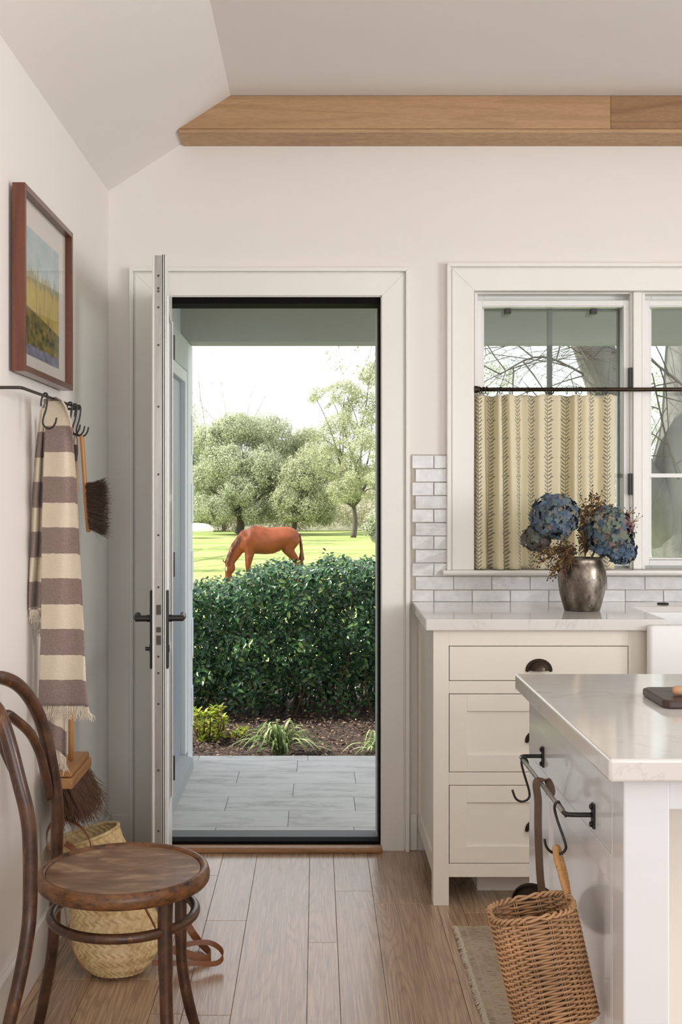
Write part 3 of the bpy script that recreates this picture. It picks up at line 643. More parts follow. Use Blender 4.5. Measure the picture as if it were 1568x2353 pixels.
def cup_pull(par, x, y, z):
    p = []; n = 12; w = XX(1270, YF)-XX(1208, YF); hw = w/2; hz = .037
    # back plate with two lobes
    bm = bm_new(); prism(bm, [(x+hw*math.cos(math.pi*k/n), z+hz*math.sin(math.pi*k/n)*.98) for k in range(n+1)]+[(x-hw, z-.004), (x-hw+.008, z-.007), (x-hw+.014, z), (x+hw-.014, z), (x+hw-.008, z-.007), (x+hw, z-.004)], 1, y-.002, y)
    b = obj('cup_pull', bm, 'bronze', par, bevel=.0008)
    bm = bm_new(); rings = []; ax, az, ay = hw*.70, hz*.78, .026
    for i in range(9):
        th = math.pi*i/8; rings.append([bm.verts.new((x-ax*math.cos(th), y-ay*math.sin(th)*math.cos(ph)*1.0 if False else y-.002-ay*math.sin(th)*math.cos(ph), z+az*math.sin(th)*math.sin(ph)*1.0)) for ph in [math.pi/2*k/6 for k in range(7)]])
    for a, c in zip(rings, rings[1:]):
        for k in range(6):
            try: bm.faces.new((a[k], a[k+1], c[k+1], c[k]))
            except ValueError: pass
    bmesh.ops.remove_doubles(bm, verts=bm.verts[:], dist=1e-5)
    hd = obj('hood', bm, 'bronze', b, smooth=True); m = hd.modifiers.new('s', 'SOLIDIFY'); m.thickness = .0015
    for sx in (-1, 1):
        bm = bm_new(); lathe(bm, [(.0035, 0), (.003, .002), (.001, .003)], (0, 0, 0), 10); bm.transform(Matrix.Translation((x+sx*(hw-.007), y-.002, z+.001)) @ Matrix.Rotation(math.radians(90), 4, 'X')); obj('screw', bm, 'iron', b, smooth=True)
for k, (a, b) in enumerate(zs):
    g = .0022; x0, x1, z0, z1 = ox0+g, ox1-g, a+g, b-g
    bm = bm_new()
    if k == 0: box(bm, x0, x1, YF, YF+.02, z0, z1)
    else:
        wi = 40*YF/F; box(bm, x0, x0+wi, YF, YF+.02, z0, z1); box(bm, x1-wi, x1, YF, YF+.02, z0, z1); box(bm, x0+wi, x1-wi, YF, YF+.02, z1-wi*.97, z1); box(bm, x0+wi, x1-wi, YF, YF+.02, z0, z0+wi*.97); box(bm, x0+wi, x1-wi, YF+.008, YF+.018, z0+wi*.9, z1-wi*.9)
    dr = obj('drawer', bm, 'cab', cab, bevel=.001)
    pz = [ZZ(1540, YF), ZZ(1704, YF), ZZ(1909, YF)][k]
    # the pull is a part of the drawer: one level below
    x, y, z = XX(1239, YF), YF if k == 0 else YF+.008, pz
    n = 12; hw = (XX(1270, YF)-XX(1208, YF))/2; hz = .037; bm = bm_new()
    prism(bm, [(x+hw*math.cos(math.pi*q/n), z+hz*math.sin(math.pi*q/n)) for q in range(n+1)]+[(x-hw, z-.003), (x-hw+.007, z-.006), (x-hw+.014, z), (x+hw-.014, z), (x+hw-.007, z-.006), (x+hw, z-.003)], 1, y-.002, y)
    ax, az, ay = hw*.72, hz*.80, .026; rings = []
    for i in range(9):
        th = math.pi*i/8; rings.append([bm.verts.new((x-ax*math.cos(th), y-.0015-ay*math.sin(th)*math.cos(ph), z+az*math.sin(th)*math.sin(ph))) for ph in [math.pi/2*q/6 for q in range(7)]])
    for A, C in zip(rings, rings[1:]):
        for q in range(6): bm.faces.new((A[q], A[q+1], C[q+1], C[q]))
    bmesh.ops.remove_doubles(bm, verts=bm.verts[:], dist=1e-5)
    obj('cup_pull', bm, 'bronze', dr, smooth=35)
bm = bm_new(); box(bm, XX(1097, 3.868), CX1+.8, 3.868, 4.29, 0, .0905); obj('toe_kick', bm, 'cab', cab)

# sink base cabinet right of it, behind the island
sc = thing('sink_cabinet', 'cream sink cabinet below the white farmhouse sink, mostly behind the island', 'cabinet', (1.5, 4.0, 0))
bm = bm_new(); box(bm, CX1+.002, 2.3, YF+.002, 4.29, .0913, .655); obj('door_front', bm, 'cab', sc, bevel=.002)
bm = bm_new(); box(bm, 1.90, 2.3, YF+.002, 4.29, .656, CZ-.001); obj('side_filler', bm, 'cab', sc, bevel=.002)

# countertop
YC = 3.697; sxr = 1.113; ysb = 4.11
bm = bm_new(); prism(bm, [(.347, YC), (sxr, YC), (sxr, ysb), (1.84, ysb), (1.84, YC), (2.4, YC), (2.4, YW-.007), (.353, YW-.007)], 2, CZ, .919)
tag(obj('countertop', bm, 'marble', bevel=.003), 'white veined stone countertop along the back wall under the window', 'countertop')
# sink
def rrect(x0, x1, y0, y1, r, z, n=5):
    pts = []
    for cx, cy, a0 in ((x1-r, y1-r, 0), (x0+r, y1-r, 90), (x0+r, y0+r, 180), (x1-r, y0+r, 270)):
        for k in range(n+1): a = math.radians(a0+90*k/n); pts.append((cx+r*math.cos(a), cy+r*math.sin(a), z))
    return pts
def loft(bm, rings, cap0=True, cap1=True):
    R = [[bm.verts.new(p) for p in r] for r in rings]; n = len(R[0])
    for a, b in zip(R, R[1:]):
        for k in range(n): bm.faces.new((a[k], a[(k+1) % n], b[(k+1) % n], b[k]))
    if cap0: bm.faces.new(R[0][::-1])
    if cap1: bm.faces.new(R[-1])
sx0, sx1, sy0, sy1 = XX(1490, 3.668), 1.895, 3.660, 4.16; zt = .903; zt2 = .8815
bm = bm_new(); ya = YC-.002; loft(bm, [rrect(sx0, sx1, sy0, ya, .015, .66), rrect(sx0, sx1, sy0, ya, .015, zt-.012), rrect(sx0+.002, sx1-.002, sy0+.002, ya, .015, zt-.004), rrect(sx0+.008, sx1-.008, sy0+.008, ya-.004, .012, zt)])
snk = thing('farmhouse_sink', 'white glazed apron-front sink set beside the counter behind the island', 'sink', ((sx0+sx1)/2, 3.9, .66))
obj('apron', bm, 'fireclay', snk, smooth=50)
bx0, bx1, by0, by1 = sxr+.0015, 1.8385, YC-.001, ysb-.0015; bm = bm_new(); loft(bm, [rrect(bx0, bx1, by0, by1, .015, .66), rrect(bx0, bx1, by0, by1, .015, zt-.002), rrect(bx0+.012, bx1-.012, by0+.008, by1-.012, .02, zt-.003), rrect(bx0+.02, bx1-.02, by0+.016, by1-.02, .03, .70), rrect(bx0+.06, bx1-.06, by0+.05, by1-.06, .03, .69)]); obj('basin', bm, 'fireclay', snk, smooth=50)
bm = bm_new(); lathe(bm, [(.020, 0), (.021, .003), (.018, .0055), (.006, .006)], (XX(1524, 4.2), 4.2, .919), 20)
tag(obj('deck_cap', bm, 'black', smooth=40), 'small flat black round cap on the counter behind the sink', 'cap')

# ---- vase with hydrangeas
vx, vy = XX(1338, 3.985), 3.985
bm = bm_new(); prof = [(.055, 0), (.060, .002), (.066, .02), (.076, .06), (.0815, .10), (.0805, .135), (.074, .160), (.069, .172), (.0715, .180), (.069, .180), (.066, .170), (.07, .155), (.074, .13), (.07, .06), (.05, .012)]
lathe(bm, prof, (vx, vy, .919), 48); tag(obj('vase', bm, 'vase', smooth=60), 'tarnished silver metal vase holding flowers on the counter by the window', 'vase')
def petal_mesh():
    bm = bm_new(); L = .5
    for k in range(4):
        a = math.pi/2*k+.2; c, sn = math.cos(a), math.sin(a)
        R = lambda x, y, z: bm.verts.new((x*c-y*sn, x*sn+y*c, z))
        v = [R(0, 0, 0), R(.30, -.32, .10), R(.72, -.46, .10), R(1.0, -.02, -.10), R(.70, .46, .02), R(.30, .34, .12), R(.55, 0, .05)]
        for i in range(6):
            if i < 5: bm.faces.new((v[6], v[i], v[i+1]))
        bm.faces.new((v[6], v[5], v[0]))
    me = bpy.data.meshes.new('floret'); bm.to_mesh(me); bm.free(); me.shade_smooth(); return me
PM = petal_mesh()
def hydrangea(label, c, R, matfn, n, sq=(1, 1, .92), fsz=.0128):
    c = Vector(c); root = thing('hydrangea', label, 'flower', (vx, vy, 1.09), 'dried flowers in the silver vase')
    bm = bm_new(); tube(bm, spline([(vx+(c.x-vx)*.15, vy, .95), (vx+(c.x-vx)*.3, vy, 1.08), c], 5), .0035, 6); obj('stem', bm, 'stem', root)
    bm = bm_new(); bmesh.ops.create_icosphere(bm, subdivisions=2, radius=R*.84)
    for v in bm.verts: v.co = Vector((v.co.x*sq[0], v.co.y*sq[1], v.co.z*sq[2]))+c
    obj('flower_core', bm, 'corecol', root, smooth=True)
    for i in range(n):
        z = 1-2*(i+.5)/n; a = i*2.39996; rr = math.sqrt(1-z*z); d = Vector((rr*math.cos(a), rr*math.sin(a), z))
        if d.y > .55: continue
        d2 = (d+Vector((random.uniform(-.6, .6), random.uniform(-.6, .6), random.uniform(-.6, .6)))).normalized()
        R2 = R*random.uniform(.84, 1.0)*(1+.07*mnoise.noise(d*3+c*9)); w = c+Vector((d.x*sq[0], d.y*sq[1], d.z*sq[2]))*R2
        o = bpy.data.objects.new('floret', PM if not matfn(d) in FM else FM[matfn(d)]); COL.objects.link(o); o.parent = root; o.location = w-WORLD[root.name]
        q = d2.to_track_quat('Z', 'Y') @ Matrix.Rotation(random.uniform(0, 6.28), 3, 'Z').to_quaternion(); o.rotation_euler = q.to_euler(); sc_ = fsz*random.uniform(.85, 1.35); o.scale = (sc_,)*3
FM = {}
for k in ('blue', 'greenpetal', 'wine', 'darkpetal'):
    FM[k] = PM.copy(); FM[k].materials.append(M[k])
hydrangea('round dusty blue hydrangea head at the left of the silver vase', W(1276, 1187, 3.96), .084, lambda d: 'blue', 280)
hydrangea('large green, blue and wine hydrangea head at the right of the silver vase', W(1398, 1222, 3.95), .088, lambda d: 'wine' if d.x > .62 and d.z > .05 else ('greenpetal' if d.z > -.45 else 'blue'), 300, (1.0, 1, 1.0))
hydrangea('small blue hydrangea head drooping low over the right of the vase', W(1428, 1266, 3.93), .050, lambda d: 'blue', 120)
hydrangea('small dull green hydrangea head low behind the left blue one', W(1232, 1238, 3.99), .047, lambda d: 'darkpetal', 100)
def spray(label, base, tips, n_b, rb):
    root = thing('berry_spray', label, 'dried berries', (vx, vy, 1.09), 'dried flowers in the silver vase'); bs = bm_new(); bb = bm_new()
    for t in tips:
        t = Vector(t); base_ = Vector(base); mid = (base_+t)/2+Vector((0, -.01, .02)); P = spline([base_, mid, t], 6); tube(bs, P, [.0018]*(len(P)-1)+[.0008], 5)
        for k in range(n_b):
            i = random.randint(3, len(P)-1); q = P[i]+Vector((random.gauss(0, .012), random.gauss(0, .010), random.gauss(0, .014)))
            tube(bs, [P[max(i-2, 0)], (P[i]+q)/2, q], .0007, 3); bmesh.ops.create_icosphere(bb, subdivisions=1, radius=random.uniform(.7, 1.25)*rb, matrix=Matrix.Translation(q))
    obj('stalk', bs, 'spraystem', root, kind='stuff'); obj('berry_cluster', bb, 'berry', root, kind='stuff')
spray('spray of dark dried berries drooping over the left rim of the vase', W(1318, 1270, 3.93), [W(1262, 1326, 3.92), W(1240, 1295, 3.93), W(1285, 1300, 3.90), W(1300, 1275, 3.89), W(1250, 1270, 3.92), W(1272, 1318, 3.93), W(1230, 1280, 3.93), W(1290, 1320, 3.91), W(1310, 1298, 3.89)], 55, .0030)
spray('spray of dark dried berries rising between the two hydrangea heads', W(1345, 1280, 3.98), [W(1362, 1135, 3.97), W(1380, 1140, 3.98), W(1345, 1160, 3.96), W(1352, 1200, 3.93), W(1340, 1235, 3.92), W(1335, 1180, 3.93), W(1358, 1170, 3.93), W(1375, 1155, 3.95)], 60, .0030)
spray('small berry sprig sticking out right beyond the wine coloured florets', W(1400, 1250, 3.97), [W(1468, 1196, 3.95), W(1458, 1172, 3.96)], 14, .0022)

# ---- cafe curtain, rod, rings
rodz = ZZ(895, 4.30); rody = 4.300
cr = thing('curtain_rod', 'dark bronze cafe curtain rod spanning the window frame', 'curtain rod', (XX(1095, 4.3), rody, rodz))
bm = bm_new(); tube(bm, [(XX(1094, rody), rody, rodz), (WX1-.004, rody, rodz)], .0075, 14); obj('rod', bm, 'bronze', cr, smooth=True)
bm = bm_new(); lathe(bm, [(.0135, 0), (.0135, .012), (.011, .014), (.0115, .02)], (0, 0, 0), 18); bm.transform(Matrix.Translation((WX0+.001, rody, rodz)) @ Matrix.Rotation(math.radians(90), 4, 'Y')); obj('end_socket', bm, 'bronze', cr, smooth=40)
cu = thing('cafe_curtain', 'cream cafe curtain with printed green vine stripes covering the lower window', 'curtain', (XX(1250, 4.3), rody, WZ0))
# fold lines: (px at top, px at bottom, depth offset m, stripe coordinate)
FL = [(1091, 1090, .010, .2), (1099, 1097, -.012, .5), (1112, 1114, -.006, .85), (1117, 1128, .022, 1.15), (1131, 1124, .020, 1.5), (1145, 1146, -.016, 1.9), (1150, 1155, -.014, 2.35), (1156, 1160, .004, 2.5), (1170, 1180, -.012, 2.85),
      (1187, 1196, -.004, 3.5), (1200, 1200, .014, 3.75), (1221, 1221, .006, 4.5), (1240, 1238, -.010, 5.0), (1256, 1257, -.008, 5.5), (1285, 1283, -.014, 6.0), (1287, 1287, .018, 6.2), (1304, 1303, .014, 6.5), (1320, 1318, -.012, 7.0), (1329, 1331, -.002, 7.5), (1345, 1345, -.010, 8.0), (1356, 1357, -.006, 8.5), (1376, 1372, .010, 9.0), (1395, 1394, -.006, 9.5), (1415, 1414, .004, 10.0)]
ztop, zbot = ZZ(908, 4.3), WZ0+.003
def cfn(u, v):
    t = u*(len(FL)-1); i = min(int(t), len(FL)-2); f = t-i; g = f*f*(3-2*f); a, b = FL[i], FL[i+1]
    pxt = a[0]+(b[0]-a[0])*f; pxb = a[1]+(b[1]-a[1])*f; px = pxt+(pxb-pxt)*v; d = a[2]+(b[2]-a[2])*g
    y = 4.298+d*(1.6+.5*v)+.002*math.sin(9*v+5*u); z = ztop+(zbot-ztop)*v+ (1-v)*.003*math.sin(u*60)
    return (XX(px, 4.3), y, z)
def cuv(u, v):
    t = u*(len(FL)-1); i = min(int(t), len(FL)-2); f = t-i; return (FL[i][3]+(FL[i+1][3]-FL[i][3])*f, (1-v)*46)
grid('fabric', cfn, 184, 40, 'curtain', cu, uvf=cuv, thick=.0008)
for px, tl in ((1104, .5), (1112, .9), (1120, .7), (1144, .2), (1151, .7), (1172, .4), (1212, .25), (1256, .2), (1268, 1.1), (1303, .5), (1325, .4), (1333, .9), (1386, .2), (1393, .6)):
    x = XX(px, 4.3); a = tl; P = []
    for k in range(18):
        t = 2*math.pi*k/18; rr = .0128; P.append((x+rr*math.cos(t)*math.sin(a)*.95, rody+rr*math.cos(t)*math.cos(a), rodz-.004+rr*math.sin(t)))
    bm = bm_new(); tube(bm, P, .0014, 6, closed=True, up=(math.cos(a), -math.sin(a), 0)); tube(bm, [(x, rody, rodz-.0165), (x, rody, ztop-.002)], .0009, 5); obj('ring', bm, 'iron', cu, smooth=True)

# ================================================================== ISLAND
IX = .475; IY0, IY1 = 1.80, 2.60; IZ = .878
isl = thing('kitchen_island', 'glossy white painted kitchen island with corner post, seen from its end', 'island', (1.0, 2.2, 0))
px1 = XX(1540, 1.80)
bm = bm_new(); box(bm, IX, px1, IY0, IY0+.07, 0, IZ); obj('corner_post', bm, 'isl', isl, bevel=.003)
bm = bm_new(); box(bm, px1, 1.9, IY0+.004, IY0+.03, ZZ(1862, 1.8), IZ); obj('apron', bm, 'isl', isl, bevel=.002)
bm = bm_new(); box(bm, px1+.001, 1.9, 2.05, 2.07, .0, IZ); obj('back_panel', bm, 'cab', isl)
# left side: stiles, rails, groove panel
g0, g1, gz = XX and 1.88, 2.53, .7355
bm = bm_new(); box(bm, IX, IX+.02, IY0+.0705, IY1, gz+.0015, IZ); box(bm, IX, IX+.02, IY0+.0705, g0-.0012, 0, gz+.0015); box(bm, IX, IX+.02, g1+.0012, IY1, 0, gz+.0015); obj('side_frame', bm, 'isl', isl, bevel=.001)
bm = bm_new(); a0, a1, az = 1.922, 2.38, .691
box(bm, IX, IX+.02, g0, g1, az, gz); box(bm, IX, IX+.02, g0, a0, .08, az); box(bm, IX, IX+.02, a1, g1, .08, az); box(bm, IX, IX+.02, a0, a1, .08, .14); box(bm, IX+.005, IX+.015, a0, a1, .14, az)
obj('side_door', bm, 'isl', isl, bevel=.0008)
bm = bm_new(); box(bm, IX+.021, 1.88, 2.072, IY1-.001, .02, IZ-.001); obj('carcass', bm, 'isl', isl)
bm = bm_new(); box(bm, .446, 1.95, 1.775, 2.617, IZ+.0005, .914); tag(obj('island_countertop', bm, 'marble', bevel=.005, seg=3), 'thick white stone slab on the kitchen island, nearest counter', 'countertop')
# board and rolling pin on the island
bm = bm_new(); zI = .914
prism(bm, [(XX(1522, 2.2)+.01, 2.185), (XX(1522, 2.2), 2.2), (XX(1522, 2.2), 2.33), (XX(1522, 2.2)+.012, 2.345), (1.02, 2.345), (1.02, 2.185)], 2, zI, zI+.016)
tag(obj('cutting_board', bm, 'boardwood', bevel=.004), 'dark wooden serving board lying on the island countertop', 'board')
pin = thing('rolling_pin', 'pale wooden rolling pin lying on the dark board', 'rolling pin', (.75, 2.25, zI+.016))
bm = bm_new(); pr = [(.003, 0), (.0085, .003), (.0095, .02), (.0075, .05), (.009, .06)]; lathe(bm, pr, (0, 0, 0), 18); bm.transform(Matrix.Translation((XX(1546, 2.24), 2.24, zI+.016+.0098)) @ Matrix.Rotation(math.radians(90), 4, 'Y')); obj('handle', bm, 'pinwood', pin, smooth=True)
bm = bm_new(); tube(bm, [(XX(1546, 2.24)+.0605, 2.24, zI+.016+.0248), (1.0, 2.24, zI+.016+.0248)], .0245, 24); obj('roller', bm, 'pinwood', pin, smooth=40)

# rail on the island side
rl = thing('hanging_rail', 'black and steel hanging rail screwed to the side of the island', 'rail', (IX, 2.2, .74))
rx, rz = .4255, .770; b0, b1 = 1.99, 2.434
P = spline([(IX-.004, b1, .768), (rx+.02, b1, rz-.0005), (rx+.004, b1-.004, rz), (rx, b1-.02, rz)], 5)+[Vector((rx, b0+.02, rz))]+spline([(rx, b0+.02, rz), (rx+.004, b0+.004, rz), (rx+.02, b0, rz), (IX-.004, b0, rz)], 5)
bm = bm_new(); tube(bm, spline([(IX-.004, b1, rz), (rx+.02, b1, rz), (rx+.004, b1-.003, rz), (rx, b1-.016, rz)], 5), .0042, 10); obj('bent_end', bm, 'black', rl, smooth=True)
bm = bm_new(); tube(bm, spline([(rx, b0+.016, rz), (rx+.004, b0+.003, rz), (rx+.02, b0, rz), (IX-.004, b0, rz)], 5), .0042, 10); obj('bent_end', bm, 'black', rl, smooth=True)
bm = bm_new(); tube(bm, [(rx, b0+.014, rz), (rx, b1-.014, rz)], .0041, 12); obj('bar', bm, 'steel', rl, smooth=True)
for yb_ in (b0, b1):
    bm = bm_new(); box(bm, IX-.0045, IX, yb_-.008, yb_+.008, rz-.023, rz+.020); pl = obj('bracket_plate', bm, 'black', rl, bevel=.0015)
    for dz in (-.016, .014):
        bm = bm_new(); lathe(bm, [(.005, 0), (.0048, .003), (.002, .0045)], (0, 0, 0), 12); bm.transform(Matrix.Translation((IX-.0045, yb_, rz+dz)) @ Matrix.Rotation(math.radians(-90), 4, 'Y')); obj('screw', bm, 'black', pl, smooth=True)
def s_hook(label, pts, r=.0024, group='black S-hooks on the rails'):
    bm = bm_new(); tube(bm, spline(pts, 6), r, 8); return tag(obj('s_hook', bm, 'black', smooth=True), label, 'hook', group)
D_ = 2.40
s_hook('empty black S-hook at the far end of the island rail, curling left', [W(1214, 1762, D_-.005), W(1212, 1748, D_), (rx, D_, rz+.0066), W(1199, 1753, D_), W(1204, 1775, D_), W(1217, 1820, D_), W(1214, 1836, D_), W(1200, 1842, D_), W(1186, 1835, D_), W(1178, 1815, D_)])
D_ = 2.05
s_hook('black S-hook on the near end of the island rail holding the wicker basket', [W(1301, 1878, D_-.01), W(1296, 1862, D_-.005), W(1288, 1850, D_), (rx, D_, rz+.0066), W(1275, 1852, D_), W(1280, 1880, D_), W(1299, 1935, D_-.01), W(1300, 1952, D_-.01), W(1288, 1962, D_-.01), W(1268, 1958, D_-.01), W(1256, 1945, D_-.01), W(1252, 1928, D_-.01)])
# ladle with a long strap handle hooked over the rail
D_ = 2.20; ld = thing('ladle', 'bronze ladle with a long brown strap handle hooked over the island rail', 'ladle', (rx-.02, D_, .6))
P = spline([W(1263, 1830, D_-.015), W(1268, 1818, D_-.012), (rx+.012, D_, rz+.005), (rx+.002, D_, rz+.0085), (rx-.010, D_, rz+.002), W(1237, 1840, D_), W(1237, 1900, D_), W(1241, 2000, D_), W(1246, 2050, D_)], 6)
bm = bm_new(); ribbon(bm, P, .0145, .0022, (.85, -.5, 0)); obj('handle', bm, 'brownleather', ld, smooth=30)
bm = bm_new(); R_ = .052; rg = []
for i in range(7):
    th = math.pi/2*i/6; rg.append([(R_*math.cos(th)*math.cos(2*math.pi*k/24), R_*math.cos(th)*math.sin(2*math.pi*k/24), -.030*math.sin(th)) for k in range(24)])
rg[-1] = [(x*.2+.004*math.cos(2*math.pi*k/24), y*.2+.004*math.sin(2*math.pi*k/24), z) for k, (x, y, z) in enumerate(rg[-1])]
loft(bm, rg, cap0=False); bm.transform(Matrix.Translation(W(1236, 2086, 2.19)) @ Matrix.Rotation(math.radians(18), 4, 'Y') @ Matrix.Rotation(math.radians(38), 4, 'X'))
lb = obj('bowl', bm, 'bronze', ld, smooth=True, label='dark bronze bowl'); m = lb.modifiers.new('s', 'SOLIDIFY'); m.thickness = .0015

# ---- wicker basket
bk = thing('wicker_basket', 'golden wicker wall basket hanging tilted from the island rail', 'basket', (.40, 1.97, .4))
TL, TR, BL, BR = (1132, 2114), (1320, 2080), (1198, 2384), (1376, 2336)
def bcorner(px, py, D): return W(px, py, D)
def bpoint(a, h):
    """a 0..1 around (front left->front right->back right->back left), h 0 top..1 bottom"""
    yn, yf = 1.925, 2.035
    lt = Vector(W(*TL, 1.93)); rt = Vector(W(*TR, 1.93)); lb_ = Vector(W(*BL, 1.93)); rb_ = Vector(W(*BR, 1.93))
    L = lt.lerp(lb_, h); R = rt.lerp(rb_, h); cx = (L+R)/2; hx = (R-L)/2; dep = .050-.012*h
    t = 2*math.pi*a; c, sn = math.cos(t), math.sin(t); n = 3.2; e = 2/n
    u = math.copysign(abs(c)**e, c); w = math.copysign(abs(sn)**e, sn)
    return cx+hx*u+Vector((0, w*dep+.02, 0)), Vector((hx.x*u, w*dep, hx.z*u)).normalized()
NS = 22; rows = 42; PP = NS*6
bm = bm_new()
for r_ in range(rows):
    h = .04+.94*r_/(rows-1); P = []
    for k in range(PP):
        a = k/PP; p, nrm = bpoint(a, h); off = .0044*math.cos(math.pi*NS*a+math.pi*(r_ % 2)); P.append(p+nrm*off)
    tube(bm, P, .0022, 5, closed=True)
obj('weave', bm, 'wicker', bk, smooth=True, kind='stuff')
bm = bm_new()
for k in range(NS*1):
    a = (k)/NS+.5/NS*0
    for da in (-.0035, .0035): tube(bm, [bpoint(a+da, h)[0] for h in (0, .25, .5, .75, 1)], .0016, 5)
obj('stake', bm, 'wicker', bk, smooth=True, kind='stuff')
bm = bm_new()
for q in (-1, 1):
    P = []
    for k in range(120):
        a = k/120; p, nrm = bpoint(a, -.005); t = 2*math.pi*a*17+q*math.pi/2; P.append(p+nrm*.0035*math.cos(t)+Vector((0, 0, .0035*math.sin(t))))
    tube(bm, P, .0026, 6, closed=True)
obj('braided_rim', bm, 'wicker', bk, smooth=True)
bm = bm_new()
for r_ in range(12):
    w_ = (r_+.5)/12*2-1; p0 = bpoint(.5, .985)[0]; p1 = bpoint(0, .985)[0]; dy = Vector((0, w_*.036, 0)); sh = math.sqrt(1-.5*w_*w_); c_ = (p0+p1)/2; tube(bm, [c_+(p0-c_)*sh+dy, c_+(p1-c_)*sh+dy], .0034, 5)
obj('base', bm, 'wicker', bk, smooth=True)
hp = [W(1277, 1949, 2.03), W(1280, 1975, 2.01), W(1290, 2010, 1.99), W(1300, 2045, 1.975), W(1312, 2085, 1.965)]
hb = [W(1277, 1949, 2.03), W(1283, 1950, 2.06), W(1293, 1985, 2.05), W(1303, 2030, 2.03), W(1310, 2080, 2.01)]
bm = bm_new()
for path in (hp, hb):
    P = spline(path, 10); tube(bm, P, .0034, 8)
    for k in range(1, len(P)-1, 1):
        T = (P[k+1]-P[k-1]).normalized(); n1 = T.orthogonal().normalized(); n2 = T.cross(n1)
        tube(bm, [P[k]+(n1*math.cos(t)+n2*math.sin(t))*.0038+T*.0015*math.sin(t) for t in [2*math.pi*j/8 for j in range(8)]], .0019, 5, closed=True, up=T)
obj('wrapped_handle', bm, 'cane', bk, smooth=True)

# ---- rug
bm = bm_new(); box(bm, .424, 1.7, 2.72, 3.531, .0005, .007)
rg_ = obj('runner_rug', bm, 'rug'); tag(rg_, 'taupe woven runner rug with a pale ragged edge on the wooden floor', 'rug')
bm = bm_new()
for k in range(210):
    y = 2.725+.806*k/210; x = .424+random.uniform(-.003, .002); l = random.uniform(.006, .013)
    tube(bm, [(x+.004, y, .0065), (x-l*.5, y+random.uniform(-.002, .002), .0075), (x-l, y+random.uniform(-.003, .003), .003)], .0019, 4)
obj('ragged_edge', bm, 'rugedge', rg_, kind='stuff')

# ================================================================== LEFT WALL
# ---- framed print
fx0, fx1 = -.7625, -.730; fy0, fy1, fz0, fz1 = 2.912, 3.487, 1.626, 2.098; fw = .016
pf = thing('picture_frame', 'framed autumn landscape print in walnut on the left wall', 'picture', (fx0, (fy0+fy1)/2, fz0))
bm = bm_new(); box(bm, fx0, fx1, fy0, fy0+fw, fz0, fz1); obj('frame_side', bm, 'frame', pf, bevel=.001)
bm = bm_new(); box(bm, fx0, fx1, fy1-fw, fy1, fz0, fz1); obj('frame_side', bm, 'frame', pf, bevel=.001)
bm = bm_new(); box(bm, fx0, fx1, fy0+fw, fy1-fw, fz1-fw, fz1); obj('frame_rail', bm, 'framelong', pf, bevel=.001)
bm = bm_new(); box(bm, fx0, fx1, fy0+fw, fy1-fw, fz0, fz0+fw); obj('frame_rail', bm, 'framelong', pf, bevel=.001)
bm = bm_new(); box(bm, fx0+.002, fx0+.012, fy0+fw, fy1-fw, fz0+fw, fz1-fw); obj('mount_board', bm, 'mount', pf)
y0, y1, z0, z1 = fy0+.018, fy1-.105, fz0+.055, fz1-.085
o = grid('print', lambda u, v: (fx0+.0135, y0+(y1-y0)*u, z0+(z1-z0)*v), 2, 2, 'print', pf, smooth=False)
bm = bm_new(); box(bm, fx1-.014, fx1-.012, fy0+fw, fy1-fw, fz0+fw, fz1-fw); obj('glass', bm, 'picglass', pf)
bm = bm_new(); tube(bm, [(XL, 3.2, 1.9), (fx0+.001, 3.2, 1.9)], .003, 6); obj('hanger', bm, 'iron', pf)

# ---- wall rail
RX, RZ = -.700, 1.570; RY0, RY1 = 2.76, 3.455
wr_ = thing('hanging_rail', 'dark iron hanging rail on the left wall under the picture', 'rail', (XL, 3.1, RZ))
bm = bm_new(); tube(bm, spline([(XL+.002, RY0-.004, RZ), (RX-.02, RY0-.004, RZ), (RX-.004, RY0, RZ), (RX, RY0+.014, RZ)], 5)+[Vector((RX, RY1-.014, RZ))]+spline([(RX, RY1-.013, RZ), (RX-.004, RY1, RZ), (RX-.02, RY1+.004, RZ), (XL+.002, RY1+.004, RZ)], 5), .0040, 10); obj('bar', bm, 'iron', wr_, smooth=True)
for y in (RY0-.004, RY1+.004):
    bm = bm_new(); box(bm, XL, XL+.004, y-.008, y+.008, RZ-.022, RZ+.022); obj('bracket_plate', bm, 'iron', wr_, bevel=.0015)
def wall_hook(label, y, tilt=0.0):
    sh = lambda x, z: (RX+x, y+tilt*z, RZ+z)
    return s_hook(label, [sh(-.011, -.026), sh(-.009, -.008), sh(-.003, .0062), sh(.005, .005), sh(.006, -.01), sh(.002, -.035), sh(-.006, -.062), sh(-.004, -.075), sh(.006, -.0835), sh(.018, -.081), sh(.026, -.070), sh(.0295, -.056)])
wall_hook('empty black S-hook on the wall rail in front of the striped towel', 3.0)
wall_hook('black S-hook just behind the striped towel, holding the long broom', 3.30)
wall_hook('black S-hook holding the cane whisk, middle one beyond the towel', 3.365)
wall_hook('last black S-hook by the rail end, holding the hand brush', 3.42)

